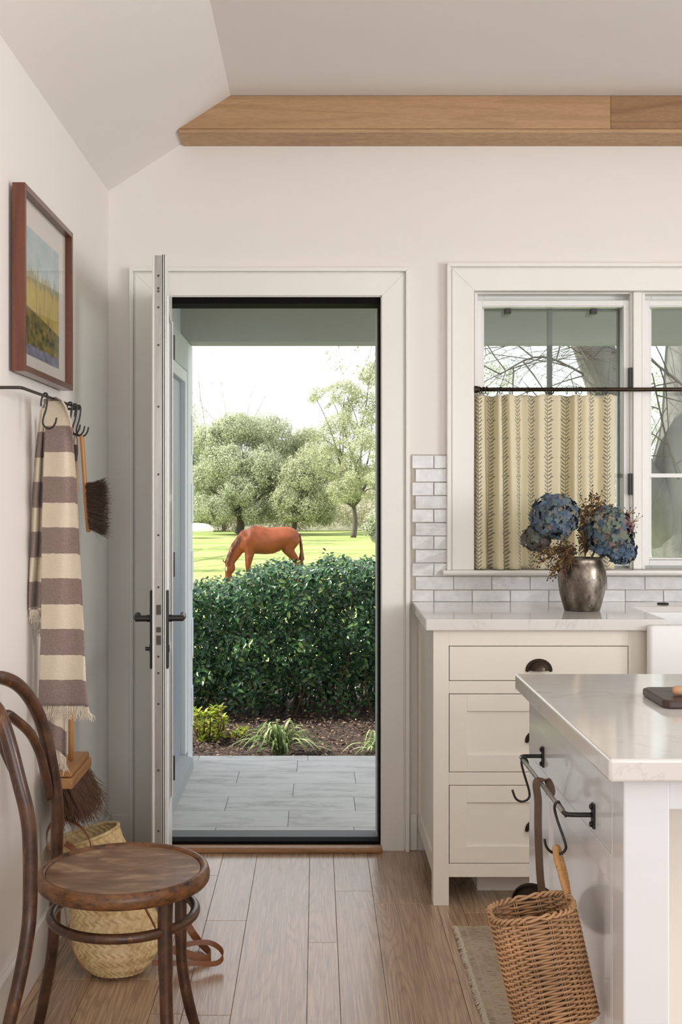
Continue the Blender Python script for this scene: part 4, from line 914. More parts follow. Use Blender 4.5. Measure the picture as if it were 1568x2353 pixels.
# ---- towel
SP = .0667
def edge_at(tab, y):
    for (ya, pa), (yb_, pb) in zip(tab, tab[1:]):
        if y <= yb_: f = (y-ya)/(yb_-ya) if yb_ > ya else 0; return pa+(pb-pa)*max(0, min(1, f))
    return tab[-1][1]
tw = thing('striped_towel', 'cream and mauve brown striped fringed towel hanging on the wall rail', 'towel', (-.70, 3.1, .74))
zh = ZZ(1620, 3.06)
LE = [(913, 116), (930, 108), (1000, 104), (1100, 100), (1200, 97), (1450, 95), (1560, 91), (1622, 89)]
RE = [(913, 128), (925, 148), (960, 162), (1010, 168), (1100, 175), (1200, 180), (1300, 185), (1450, 193), (1560, 196), (1622, 203)]
def tfront(u, v):
    y = 913+(1621-913)*v; l, r = edge_at(LE, y), edge_at(RE, y); t = min(1, v*7)
    if u < .86: w = u/.86; px = l+(r-l)*w; D = 3.09-.05*w*t+.012*t*math.sin(w*7+v*3)*(.4+.6*w)
    else: w = (u-.86)/.14; px = r-(5*w)*t; D = 3.04+.07*w*t
    z = ZZ(y, 3.06)-.012*max(0, (u-.80)/.2)*t
    return (XX(px, 3.06)*1.0 + 0*(D), D, z)
def tf2(u, v):
    p = tfront(u, v); D = p[1]; y = 913+(1621-913)*v; return (p[0]*D/3.06, D, H+(p[2]-H)*D/3.06)
grid('front_panel', tf2, 44, 70, 'towel', tw, uvf=lambda u, v: (u, (ZZ(913+(1621-913)*v, 3.06)-zh)/SP), thick=.004)
LB = [(915, 112), (940, 94), (1000, 87), (1060, 80), (1150, 74), (1250, 72), (1330, 66), (1410, 62)]
def tback(u, v):
    y = 915+(1402-915)*v; l = edge_at(LB, y); r = 102; t = min(1, v*6); D = 3.12+.02*math.sin(u*9+v*4)*t; px = l+(r-l)*u
    x = XX(px, D); return (max(x, XL+.006), D, ZZ(y, 3.1))
zhb = ZZ(1395, 3.1)
grid('back_panel', tback, 26, 50, 'towel', tw, uvf=lambda u, v: (u, (ZZ(915+(1402-915)*v, 3.1)-zhb)/SP), thick=.004)
def tinner(u, v):
    y = 960+(1742-960)*v; D = 3.17+.012*math.sin(u*6+v*3); l = 106+8*v; r = 150+2*v; return (max(XX(l+(r-l)*u, D), XL+.006), D, ZZ(y-30*(1-u)*v, 3.17))
zhi = ZZ(1738, 3.17)
grid('inner_panel', tinner, 26, 60, 'towel', tw, uvf=lambda u, v: (u, (ZZ(960+(1742-960)*v, 3.17)-zhi)/SP), thick=.004)
def fringe(a, b, n, L, par, jit=.006, nm='fringe', mat='fringe', spread=0.0):
    bm = bm_new(); a = Vector(a); b = Vector(b)
    for k in range(n):
        f = (k+random.random()*.8)/n; p = a.lerp(b, f)+Vector((0, random.uniform(-.003, .003), 0)); c = (f-.5)*spread; d = random.gauss(0, jit)+c; l = L*random.uniform(.75, 1.1)
        tube(bm, [p, p+Vector((d*.3, random.gauss(0, .002), -l*.4)), p+Vector((d, random.gauss(0, .003), -l*.75)), p+Vector((d*1.2+random.gauss(0, .002), random.gauss(0, .004), -l))], [.0011, .0012, .001, .0005], 4)
    return obj(nm, bm, mat, par, kind='stuff')
fringe(tf2(0, 1), tf2(.86, 1), 120, .036, tw, spread=.022); fringe(tback(0, 1), tback(1, 1), 50, .034, tw); fringe(tinner(0, 1), tinner(1, 1), 60, .050, tw)
fringe(Vector(tback(.3, 1))+Vector((.008, .03, -.035)), Vector(tback(1, 1))+Vector((.01, .03, -.06)), 40, .035, tw)

# ---- hand brush
def bristles(name, roots, dirs, L, n, mat, par, r0=.0007, curl=.25, seed=3):
    rr = random.Random(seed); bm = bm_new()
    for _ in range(n):
        f = rr.random(); i = f*(len(roots)-1); k = min(int(i), len(roots)-2); g = i-k
        p = Vector(roots[k]).lerp(Vector(roots[k+1]), g); d = Vector(dirs[k]).lerp(Vector(dirs[k+1]), g).normalized()
        p = p+Vector((rr.uniform(-.004, .004), rr.uniform(-.014, .014), rr.uniform(-.004, .004))); l = L*rr.uniform(.82, 1.05)
        j = Vector((rr.gauss(0, 1), rr.gauss(0, 1), rr.gauss(0, 1)))*curl; q = Vector((rr.gauss(0, 1), rr.gauss(0, 1), rr.gauss(0, 1)))*curl
        tube(bm, [p, p+(d+j*.15)*l*.5, p+(d+j*.3+q*.1)*l], [r0, r0, r0*.5], 3, caps=False)
    return obj(name, bm, mat, par, kind='stuff')
D_ = 3.42
hb_ = thing('hand_brush', 'hand brush with orange-brown wooden handle and dark bristles at the rail end', 'brush', W(200, 1223, D_))
P = [W(187, 1000, D_), W(189, 1020, D_), W(193, 1080, D_), W(198, 1150, D_), W(202, 1200, D_), W(204, 1223, D_)]
bm = bm_new(); tube(bm, spline(P, 5), [.004, .0055, .006]+[.0065]*10+[.0075]*9+[.0078, .0078, .007, .004], 12); obj('handle', bm, 'ochrehandle', hb_, smooth=True)
bristles('bristles', [W(199, 1112, D_), W(203, 1160, D_), W(206, 1212, D_)], [(1, 0, .18), (1, 0, -.05), (1, 0, -.5)], .056, 1500, 'bristle', hb_, .0006, .35)
# ---- cane whisk
D_ = 3.37; wk = thing('cane_whisk', 'small cane whisk with dark wrapped grip hanging beside the hand brush', 'whisk', W(174, 1170, D_))
bm = bm_new(); P = [W(172, 1028, D_), W(170, 1012, D_), W(174, 999, D_), W(178, 1012, D_), W(177, 1028, D_)]; tube(bm, spline(P, 5), .0015, 6); obj('hanging_loop', bm, 'leather', wk, smooth=True)
bm = bm_new(); P = [W(174, 1022, D_), W(174.5, 1040, D_), W(172, 1060, D_)]; tube(bm, P, .0066, 12); obj('wrapped_grip', bm, 'darkwrap', wk, smooth=40)
bm = bm_new()
for k in range(7):
    a = k/7*6.28; e = W(173+2.5*math.cos(a), 1172+3*math.sin(a*3), D_+.004*math.sin(a)); tube(bm, [W(173+2.6*math.cos(a), 1058, D_+.004*math.sin(a)), W(174.5+3.2*math.cos(a), 1110, D_+.006*math.sin(a)), e], [.0013, .0014, .001], 5)
obj('cane_bundle', bm, 'ochrehandle', wk, smooth=True, kind='stuff')
# ---- long broom
br = thing('broom', 'wooden broom with brown bristles hanging behind the striped towel', 'broom', (-.69, 3.3, .4))
bm = bm_new(); P = [W(161, 972, 3.30), W(165, 1150, 3.30), W(164, 1400, 3.30), W(163, 1745, 3.30)]; tube(bm, spline(P, 6), [.005]+[.0078]*18, 12); obj('pole', bm, 'ochrehandle', br, smooth=True)
bm = bm_new(); box(bm, -.725, -.668, 3.17, 3.42, .545, .562); obj('head_top', bm, 'broomwood', br, bevel=.004)
bm = bm_new(); box(bm, -.732, -.663, 3.16, 3.43, .515, .544); hd_ = obj('head_block', bm, 'broomwood', br, bevel=.004)
for r_ in range(4):
    x = -.722+.016*r_; bristles('bristles', [(x, 3.175, .517), (x, 3.30, .517), (x, 3.42, .517)], [(.25+.1*r_, -.1, -1)]*3, .105, 420, 'coir', br, .0008, .45, seed=r_)

# ---- bentwood chair
ch = thing('bentwood_chair', 'old dark brown bentwood chair with a round worn wooden seat', 'chair', (-.45, 2.68, 0))
cX, cY, sR = -.444, 2.68, .197
bm = bm_new(); lathe(bm, [(sR-.018, .424), (sR-.004, .426), (sR, .432), (sR+.0005, .445), (sR-.003, .456), (sR-.010, .4605), (sR-.017, .459), (sR-.020, .455), (sR-.022, .43)], (cX, cY, 0), 72, cap0=False, cap1=False); obj('seat_rim', bm, 'rim', ch, smooth=True)
bm = bm_new(); lathe(bm, [(sR-.021, .445), (sR-.0215, .4535), (sR-.03, .4525), (.12, .449), (.05, .446), (.004, .4455)], (cX, cY, 0), 72, cap0=True); obj('seat', bm, 'seat', ch, smooth=50, label='worn matte plywood seat')
near = [(-.685, 2.40, 0), W(21, 2353, 2.42), W(45, 2250, 2.44), W(63, 2150, 2.46), W(69, 2075, 2.475), W(69, 1940, 2.49), W(62, 1870, 2.495), W(45, 1800, 2.50), W(19, 1700, 2.51), W(-2, 1640, 2.52)]
far = [(-.690, 2.885, 0), W(100, 2300, 2.88), W(118, 2200, 2.87), W(126, 2100, 2.86), W(131, 1930, 2.85), W(131, 1850, 2.845), W(124, 1790, 2.84), W(112, 1725, 2.83), W(97, 1665, 2.82), W(72, 1610, 2.79), W(40, 1573, 2.755), W(2, 1557, 2.712)]
top = [Vector((-.712, 2.545, .862)), Vector((-.736, 2.59, .884)), Vector((-.744, 2.65, .892))]
P = spline(near+top+far[::-1], 6); nP = len(P)
rad = [.0135+.0025*min(1, min(i, nP-1-i)/30) for i in range(nP)]
bm = bm_new(); tube(bm, P, rad, 14); obj('back_hoop', bm, 'chair', ch, smooth=True)
ih_far = [W(112, 1838, 2.815), W(109, 1800, 2.81), W(101, 1765, 2.80), W(91, 1728, 2.79), W(69, 1685, 2.765), W(38, 1656, 2.73)]
ih_top = [Vector((-.712, 2.67, .812))]
ih_near = [Vector((-.708, 2.605, .800)), Vector((-.690, 2.565, .760)), Vector((-.657, 2.545, .70)), Vector((-.632, 2.533, .63)), Vector((-.625, 2.530, .59))]
P = spline(ih_far+ih_top+ih_near, 6); bm = bm_new(); tube(bm, P, [.006]+[.0115]*(len(P)-2)+[.006], 12); obj('inner_hoop', bm, 'chair', ch, smooth=True)
bm = bm_new(); P = [(-.331, 2.555, .430), (-.333, 2.555, .36), (-.330, 2.55, .22), (-.325, 2.54, .10), (-.318, 2.525, 0)]; tube(bm, spline(P, 5), [.0165]+[.0165]*8+[.0145]*8+[.0125]*4, 14); obj('leg', bm, 'chair', ch, smooth=True)
bm = bm_new(); P = [(-.327, 2.80, .430), (-.327, 2.80, .34), (-.325, 2.80, .20), (-.308, 2.805, .09), (-.285, 2.82, 0)]; tube(bm, spline(P, 5), [.0145]+[.0145]*8+[.0135]*8+[.0125]*4, 14); obj('leg', bm, 'chair', ch, smooth=True)
bm = bm_new(); tube(bm, [(cX+.164*math.cos(2*math.pi*k/64), cY+.168*math.sin(2*math.pi*k/64), .357) for k in range(64)], .0112, 12, closed=True); obj('ring_stretcher', bm, 'chair', ch, smooth=True)

# ---- woven straw bag
bg = thing('straw_bag', 'woven palm straw basket bag with tan leather straps under the chair', 'bag', (-.55, 3.2, 0))
def bagc(v):
    # v 0 bottom .. 1 rim
    a = Vector((-.545, 3.20, .012)); b = Vector((-.668, 3.34, .338)); c = a.lerp(b, v); c.x += .045*math.sin(math.pi*v)*.55; return c
def bagr(v):
    tab = [(0, .070), (.06, .092), (.15, .112), (.3, .118), (.5, .108), (.75, .098), (.9, .094), (1, .098)]
    for (a, p), (b, q) in zip(tab, tab[1:]):
        if v <= b: return p+(q-p)*(v-a)/(b-a)
    return tab[-1][1]
def bagfn(u, v):
    t = 2*math.pi*u; c = bagc(v); r = bagr(v); tilt = .30
    bands = 13; hb2 = v*bands+u*1.0; fr = hb2-math.floor(hb2); d = .0030*max(0, math.sin(math.pi*fr))**.5
    k = 34; sg = 1 if fr < .5 else -1; ph = (u*k+sg*(fr-.5)*1.6) % 1.0; d += .0042*abs(math.sin(math.pi*ph))
    r2 = r+d; x = r2*math.cos(t); y = r2*math.sin(t)*.82
    return (max(c.x+x*math.cos(tilt*v), XL+.004), c.y+y, max(.001, c.z+x*math.sin(tilt)*(.9*v+.1)*.9-(.0)))
grid('woven_body', bagfn, 368, 180, 'straw', bg, closed=True, uvf=lambda u, v: (u, v))
bm = bm_new(); pts = [bagfn(k/40, 0) for k in range(40)]; loft(bm, [pts, [(-.545+(p[0]+.545)*.1, 3.2+(p[1]-3.2)*.1, .004) for p in pts]], cap0=False); obj('base', bm, 'straw', bg, smooth=True)
bm = bm_new(); tube(bm, [Vector(bagfn(k/60, 1)) for k in range(60)], .0055, 8, closed=True); obj('rolled_rim', bm, 'straw', bg, smooth=True)
def strap(pts, side, w=.016, nm='strap', t=.0025):
    bm = bm_new(); ribbon(bm, spline(pts, 7), w, t, side); return obj(nm, bm, 'leather', bg, smooth=30)
strap([W(133, 1990, 3.25), W(112, 1955, 3.25), W(108, 1915, 3.25), W(125, 1885, 3.24), W(155, 1882, 3.22), W(190, 1905, 3.21), W(207, 1935, 3.215), W(207, 1960, 3.22)], (-.3, 1, .2), .018)
strap([W(150, 1938, 3.20), W(170, 1952, 3.19), W(185, 1975, 3.19)], (0, .6, 1), .016)
strap([(-.50, 3.088, .268), (-.470, 3.085, .245), (-.445, 3.088, .20), (-.430, 3.105, .16)], (0, .8, .6), .007)
gy = 3.35
strap([W(330, 2130, 3.22), W(345, 2120, 3.25), W(352, 2135, 3.25), W(352, 2165, 3.2)], (.3, 1, 0), .026)
strap([W(348, 2150, 3.22), W(375, 2190, 3.24), W(400, 2180, 3.25), W(440, 2168, 3.26), W(480, 2166, 3.27), W(506, 2180, 3.26), W(512, 2200, 3.24), W(495, 2214, 3.22), W(450, 2214, 3.20), W(400, 2213, 3.19), W(350, 2212, 3.17)], (0, .25, 1), .014)
strap([W(425, 2105, 3.40), W(440, 2140, 3.40), W(462, 2168, 3.37), W(484, 2192, 3.30), W(470, 2205, 3.27), W(430, 2192, 3.26), W(360, 2172, 3.24)], (0, .5, 1), .022)
strap([W(147, 2070, 3.12), W(160, 2160, 3.10), W(178, 2205, 3.10), W(205, 2245, 3.11)], (1, .3, 0), .003)

# ================================================================== OUTSIDE: porch
po = thing('porch_floor', None, None, (0, 5.3, -.08), kind='structure')
bm = bm_new(); box(bm, -.9, 3.6, YE, 6.075, -.12, -.056); obj('slab', bm, 'porch', po)
rows_px = [1736.3, 1748, 1773.2, 1800.1, 1831.3, 1863, 1899.8]
Ds = [.05 and (H+.05)*F/(p-HY) for p in rows_px]+[4.545]
jn = [[460, 684, 809], [684], [549, 813], [675], [524, 817], [664], [495, 819]]
for k in range(7):
    yf, yn = Ds[k], Ds[k+1]; Lt = .565; x = XX(jn[k][0], (yf+yn)/2+.08)-Lt*3
    while x < 3.4:
        a, b = max(x, -.66)+.0012, min(x+Lt, 3.4)-.0012; x += Lt
        if b-a > .02: bm = bm_new(); box(bm, a, b, yn+.0012, yf-.0012, -.057, -.05); obj('paver', bm, 'paver', po, bevel=.001, seg=1)
# porch beam and roof
pb = thing('porch_beam', 'grey painted porch beam over the open doorway outside', 'beam', (0, 5.95, 2.08))
bm = bm_new(); box(bm, -3.2, 3.6, 5.87, 6.04, 2.082, 2.27); obj('beam_face', bm, 'beamgrey', pb, bevel=.004)
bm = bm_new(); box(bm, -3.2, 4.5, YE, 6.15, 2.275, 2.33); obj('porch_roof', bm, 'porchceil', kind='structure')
# wing of the house on the left
wx = XX(443, 6.07)
wg = thing('house_wing', None, None, (-1.8, 5.3, -.1), kind='structure')
bm = bm_new(); box(bm, -3.2, wx-.04, YE, 6.06, -.12, 2.274); obj('wing_wall', bm, 'stucco', wg)
bm = bm_new(); box(bm, wx-.04, wx, 5.86, 6.07, -.05, 2.08); obj('corner_board', bm, 'ext', wg, bevel=.003)
bm = bm_new(); box(bm, wx-.04, wx, 4.5, 5.86, 1.93, 2.08); obj('head_board', bm, 'stucco', wg, bevel=.003)
bm = bm_new(); box(bm, wx-.04, wx-.005, 5.78, 5.86, .02, 1.93); box(bm, wx-.04, wx-.005, 4.5, 5.78, 1.87, 1.93); obj('door_casing', bm, 'ext', wg, bevel=.003)
bm = bm_new(); box(bm, wx-.04, wx-.028, 4.5, 5.78, .03, 1.87); obj('door_leaf', bm, 'extdoor', wg, bevel=.002)
bm = bm_new(); prism(bm, [(wx-.04, -.05), (wx+.035, -.05), (wx+.03, .0), (wx-.04, .03)], 1, 4.5, 5.80); obj('door_sill', bm, 'porch', wg, bevel=.002)
for k in range(5):
    z = .12+.35*k; bm = bm_new(); box(bm, wx-.0, wx+.004, 5.99, 6.07, z, z+.2) ; obj('trim_shim', bm, 'ext', wg)

# ---- garden bed
GZ = -.10
def gfn(u, v):
    x = -4+12*u; y = 6.075+3.2*v; return (x, y, GZ+.03*mnoise.noise(Vector((x*2, y*2, 0)))-.05*max(0, v-.6))
gb = grid('garden_bed', gfn, 60, 24, 'mulch'); gb['kind'] = 'structure'
n = 11000; C = np.c_[RNG.uniform(-1.5, 1.2, n), RNG.uniform(6.08, 8.0, n), np.zeros(n)]; C[:, 2] = GZ+.012+RNG.uniform(-.01, .02, n)
Dr = RNG.normal(size=(n, 3)); Dr[:, 2] *= .25; Nn = RNG.normal(size=(n, 3))*.4+np.array([0, 0, 1])
tag(scatter('bark_chips', C, Dr, Nn, RNG.uniform(.010, .034, n), 'chip', width=.5), 'brown bark chips and dry leaves covering the bed below the hedge', 'mulch', kind='stuff')
# ---- meadow
def mfn(u, v):
    y = 9.0+81*v**1.4; x = (-.6+1.9*u)*(12+y*.9); q = min(1, (y-9)/8); e = max(0, y-74)
    z = -.15-.91*q*q*(3-2*q)+.05*mnoise.noise(Vector((x*.1, y*.1, 3)))*q-e*.06
    return (x, y, z)
def hfn(u, v):
    x = -40+110*u; y = 86+60*v; return (x, y, -2.2+5.6*min(1, v*2.2)**.8+.9*mnoise.noise(Vector((x*.18, y*.18, 1)))+.35*mnoise.noise(Vector((x*.7, y*.7, 5))))
hl_ = grid('far_hillside', hfn, 160, 30, 'hill'); hl_['kind'] = 'structure'
mg = grid('meadow', mfn, 60, 90, 'meadow'); mg['kind'] = 'structure'

# ---- hedge
def hedge_top(x): return .655+.145*min(1, max(0, (x+.54)/.20))+.015*math.sin(x*9)+.012*math.sin(x*23)
hd = thing('hedge', 'dense dark green glossy-leaved hedge beyond the porch, below the horse', 'hedge', (0, 7.6, GZ))
def hpts(n):
    x = RNG.uniform(-1.35, 1.25, n); r = RNG.random(n); C = np.empty((n, 3)); N = np.empty((n, 3))
    top = np.array([hedge_top(a) for a in x]); front = r < .80
    z = np.where(front, -.07+(top+.07)*RNG.random(n)**.85, top+np.abs(RNG.normal(0, .030, n))-.012)
    bulge = .13*np.sin(np.clip((z+.05)/.9, 0, 1)*np.pi); lump = np.array([mnoise.noise(Vector((a*3.4, 0, b*3.4)))+.6*mnoise.noise(Vector((a*9, 4, b*9))) for a, b in zip(x, z)])
    y = np.where(front, 7.37-bulge-lump*.20+np.abs(RNG.normal(0, .07, n)), 7.25+RNG.random(n)*.9)
    z = z+np.where(front, 0, lump*.04)
    C[:] = np.c_[x, y, z]; N[:] = np.where(front[:, None], np.array([0, -1, .55]), np.array([0, -.35, 1])); return C, N+RNG.normal(0, .45, (n, 3))
n = 30000; C, N = hpts(n); dd_ = RNG.random(n) < .42; C[dd_, 1] += RNG.uniform(.12, .55, dd_.sum()); keep = ~((C[:, 2] < .05+.05*np.sin(C[:, 0]*7)) & (RNG.random(n) < .35)); C, N = C[keep], N[keep]; n = len(C)
Dr = np.cross(N, RNG.normal(size=(n, 3))); Dr[:, 2] -= .35*np.linalg.norm(Dr, axis=1); S = RNG.uniform(.026, .048, n)
vis = (C[:, 0] > -.72) & (C[:, 0] < .40) & (C[:, 2] > .1); order = np.argsort(C[:, 1]+np.where(vis, 0, 10)-S*3); big = order[:300]; rest = order[300:]
scatter('foliage', C[rest], Dr[rest], N[rest], S[rest], 'hedge', hd)
lm = bpy.data.meshes.new('leaf'); lm.from_pydata([tuple(v*np.array([.55, 1, 1])) for v in LEAF_V], [], [tuple(f) for f in LEAF_T]); lm.materials.append(M['hedgeobj'])
for i in big:
    d = Vector(Dr[i]).normalized(); x = d.cross(Vector(N[i])).normalized(); z = x.cross(d); o = bpy.data.objects.new('leaf', lm); COL.objects.link(o); o.parent = hd
    o.matrix_basis = Matrix.Translation(Vector(C[i])-Vector((0, 7.6, GZ))) @ Matrix((x, d, z)).transposed().to_4x4() @ Matrix.Scale(float(S[i])*1.15, 4)
bm = bm_new()
for k in range(120):
    x = random.uniform(-1.3, 1.2); y = random.uniform(7.38, 7.9); P = [Vector((x, y, GZ))]
    for j in range(5): P.append(P[-1]+Vector((random.gauss(0, .05), random.gauss(-.01, .04), (hedge_top(x)-GZ)/5*random.uniform(.8, 1.02))))
    tube(bm, P, [.008, .006, .005, .004, .003, .002], 5)
for k in range(34):
    x = random.uniform(-1.0, 1.0); P = [Vector((x, random.uniform(7.3, 7.8), hedge_top(x)-.05))]
    for j in range(3): P.append(P[-1]+Vector((random.gauss(0, .02), random.gauss(0, .01), .035)))
    tube(bm, P, [.002, .0018, .0014, .001], 4)
obj('branch', bm, 'twig', hd, kind='stuff')
fc = thing('fence', 'dark wooden rail fence half hidden inside the hedge', 'fence', (0, 7.95, GZ))
for z in (.04, .30, .55): bm = bm_new(); box(bm, -2.2, 3.2, 7.93, 7.96, z, z+.13); obj('rail', bm, 'fence', fc, bevel=.003)
for x in (-1.35, .08, 1.5): bm = bm_new(); box(bm, x-.045, x+.045, 7.965, 8.05, GZ-.06, .72); obj('post', bm, 'fence', fc, bevel=.003)
# ---- lime shrub
ls = thing('lime_shrub', 'small bright yellow-green shrub in the bed by the corner board', 'shrub', (-.68, 6.75, GZ))
lm2 = lm.copy(); lm2.materials.clear(); lm2.materials.append(M['lime']); bm = bm_new(); cnt = 0
for k in range(64):
    px, py = (random.uniform(440, 518), random.uniform(1622, 1698)) if k < 50 else (random.uniform(510, 562), random.uniform(1672, 1702))
    D = random.uniform(6.55, 6.85); tip = W(px, py, D); tube(bm, spline([(tip.x*.7-.2, 6.72, GZ), (tip.x, D, (tip.z+GZ)/2), tip], 4), .003, 4)
    for j in range(11):
        a = j*2.4; d = Vector((math.cos(a)*.9, math.sin(a)*.9-.2, random.uniform(.0, .9))).normalized(); o = bpy.data.objects.new('leaf', lm2); COL.objects.link(o); o.parent = ls
        x = d.cross(Vector((0, 0, 1))).normalized(); z = x.cross(d); o.matrix_basis = Matrix.Translation(tip-Vector((0, 0, .012*(j//4)))-Vector((-.68, 6.75, GZ))) @ Matrix((x, d, z)).transposed().to_4x4() @ Matrix.Scale(random.uniform(.030, .046), 4)
obj('branch', bm, 'twig', ls, kind='stuff')
# ---- strap-leaved clumps
def clump(label, c, n, L, seed):
    rr = random.Random(seed); root = thing('grass_clump', label, 'plant', c, 'strap-leaved clumps in the bed')
    for k in range(n):
        a = rr.uniform(0, 6.28); rch = rr.uniform(.25, 1)*L; hgt = rr.uniform(.3, .75)*L*(1.25-rch/L*.7); d = Vector((math.cos(a), math.sin(a)*.7, 0)); c_ = Vector(c)+Vector((rr.gauss(0, .012), rr.gauss(0, .012), 0))
        P = spline([c_, c_+d*rch*.35+Vector((0, 0, hgt*.75)), c_+d*rch*.7+Vector((0, 0, hgt*.85)), c_+d*rch+Vector((0, 0, hgt*.35))], 3); m_ = len(P); side = Vector((-d.y, d.x, 0)); bm = bm_new(); A = []
        for i, p in enumerate(P):
            w = .0085*math.sin(math.pi*min(.999, (.25+.75*i/(m_-1))))+.0003; A.append((bm.verts.new(p-side*w), bm.verts.new(p-Vector((0, 0, .002))), bm.verts.new(p+side*w)))
        for q, r2 in zip(A, A[1:]): bm.faces.new((q[0], q[1], r2[1], r2[0])); bm.faces.new((q[1], q[2], r2[2], r2[1]))
        obj('blade', bm, 'strap', root, smooth=True)
clump('striped strap-leaved clump in the bed, straight beyond the porch edge', W(642, 1732, 6.30), 110, .30, 2)
clump('striped strap-leaved clump at the right of the bed, cut by the door frame', W(878, 1738, 6.30), 60, .24, 5)

# ---- horse
def horse(D, gz):
    k = D/F
    P = lambda px, py, y=0.0: Vector((XX(px, D), D+y, ZZ(py, D)))
    root = thing('horse', 'chestnut horse grazing on the meadow beyond the hedge', 'horse', (XX(610, D), D, gz))
    bm = bm_new()
    def cap(a, b, ra, rb, sy=1.0):
        a, b = Vector(a), Vector(b); n_ = 6; bmt = bm_new(); pts = [a.lerp(b, i/n_) for i in range(n_+1)]; rs = [ra+(rb-ra)*i/n_ for i in range(n_+1)]
        dd = (b-a).normalized(); pts = [a-dd*ra*.7]+pts+[b+dd*rb*.7]; rs = [ra*.6]+rs+[rb*.6]; tube(bmt, pts, rs, 12)
        for v in bmt.verts: v.co.y = a.y+(b.y-a.y)*.5+(v.co.y-(a.y+b.y)/2)*sy
        me_ = bpy.data.meshes.new('t'); bmt.to_mesh(me_); bm.from_mesh(me_); bpy.data.meshes.remove(me_); bmt.free()
    def ell(c, rx_, ry_, rz_, rot=0):
        bmesh.ops.create_uvsphere(bm, u_segments=20, v_segments=12, radius=1, matrix=Matrix.Translation(c) @ Matrix.Rotation(rot, 4, 'Y') @ Matrix.Diagonal((rx_, ry_, rz_, 1)))
    m = lambda px: px*k
    st = [(550, 1243, 1258, .06), (556, 1233, 1266, .15), (564, 1222, 1271, .20), (574, 1211, 1273, .23), (585, 1206.5, 1273, .25), (598, 1208.5, 1273.5, .28), (613, 1211, 1274, .30), (628, 1211.5, 1272.5, .31), (642, 1210.5, 1267, .30), (655, 1209.5, 1259, .29), (668, 1211, 1255, .28), (679, 1216, 1252, .24), (687, 1224, 1249, .18), (692, 1233, 1245, .08)]
    rg_ = []
    for px, a_, b_, hw_ in st:
        zc, hh = (ZZ(a_, D)+ZZ(b_, D))/2, (ZZ(a_, D)-ZZ(b_, D))/2; rg_.append([(XX(px, D), D+hw_*math.cos(2*math.pi*q/24)*(1-.18*math.sin(2*math.pi*q/24)), zc+hh*math.sin(2*math.pi*q/24)) for q in range(24)])
    loft(bm, rg_)
    ell(P(574, 1240), m(11), .275, m(25), .35); ell(P(566, 1255), m(9), .20, m(12), .2); ell(P(670, 1236), m(18), .285, m(19), .2); pass
    # neck and head
    cap(P(570, 1236), P(548, 1256), m(24), m(17), .55); cap(P(548, 1256), P(530, 1288), m(18), m(12.5), .55)
    ell(P(528, 1296), m(11), .10, m(12), 0); ell(P(529.5, 1305), m(12), .105, m(14.5), .1)      # cheek
    cap(P(527, 1306), P(524, 1327), m(10.5), m(7.2), .7); ell(P(524, 1331), m(7.8), .08, m(7.6), 0)
    for px, s_ in ((514, -1), (527, 1)): cap(P(px+1, 1291, s_*.05), P(px-3 if s_ < 0 else px, 1281, s_*.07), m(3.2), m(1.3), .7)
    # front legs
    for y, dx in ((-.14, 0), (.14, -4)):
        cap(P(577+dx, 1252, y), P(575+dx, 1278, y), m(15), m(9.5), .6); cap(P(575+dx, 1278, y), P(572+dx, 1301, y), m(9), m(5.8), .9); ell(P(572+dx, 1302, y), m(5.4), .06, m(5.6))
        cap(P(572+dx, 1303, y), P(572+dx, 1328, y), m(4.2), m(3.4), .9); ell(P(572+dx, 1330, y), m(4.3), .05, m(4.3)); cap(P(572+dx, 1331, y), P(570+dx, 1339, y), m(3.8), m(4.6), 1)
    # hind legs
    for y, dx in ((-.15, 0), (.15, -7)):
        cap(P(672+dx, 1240, y), P(664+dx, 1262, y), m(19), m(12), .62); cap(P(664+dx, 1262, y), P(686+dx, 1290, y), m(11), m(6.2), .7); ell(P(688+dx, 1292, y), m(6), .06, m(6.5))
        cap(P(688+dx, 1293, y), P(687+dx, 1326, y), m(4.8), m(3.8), .9); ell(P(687+dx, 1328, y), m(4.6), .05, m(4.5)); cap(P(686+dx, 1330, y), P(683+dx, 1339, y), m(4), m(4.8), 1)
    body = obj('body', bm, 'horse', root); r = body.modifiers.new('remesh', 'REMESH'); r.mode = 'VOXEL'; r.voxel_size = .016; r.use_smooth_shade = True
    sm = body.modifiers.new('smooth', 'SMOOTH'); sm.factor = .8; sm.iterations = 22
    # mane strands
    bm2 = bm_new()
    for i in range(110):
        f = i/109; a = P(577, 1209).lerp(P(522, 1283), f)+Vector((-m(2)*math.sin(math.pi*f)*4, 0, 0)); a = P(577-55*f-7*math.sin(math.pi*f), 1211+74*f-9*math.sin(math.pi*f), -.03)
        L = m(random.uniform(9, 17)); d = Vector((random.uniform(.1, .5), -.25, -1)).normalized(); tube(bm2, [a, a+d*L*.5+Vector((0, -.05, 0)), a+d*L+Vector((random.gauss(0, .02), -.05, 0))], [.012, .013, .004], 4)
    for i in range(14): a = P(521+random.uniform(-2, 3), 1286, random.uniform(-.03, .03)); tube(bm2, [a, a+Vector((-m(3), -.04, -m(7)))], [.01, .004], 4)
    obj('mane', bm2, 'horsedark', root, kind='stuff')
    bm2 = bm_new()
    for i in range(70):
        yy = random.gauss(0, .03); a = P(689+random.uniform(-1, 1), 1226, yy); b = P(692.5+random.gauss(0, 1.2), 1255, yy); c = P(693+random.gauss(0, 1.8), 1285, yy); e = P(693+random.gauss(0, 2.0), random.uniform(1292, 1308), yy); tube(bm2, [a, b, c, e], [.012, .014, .012, .003], 4)
    obj('tail', bm2, 'horsedark', root, kind='stuff')
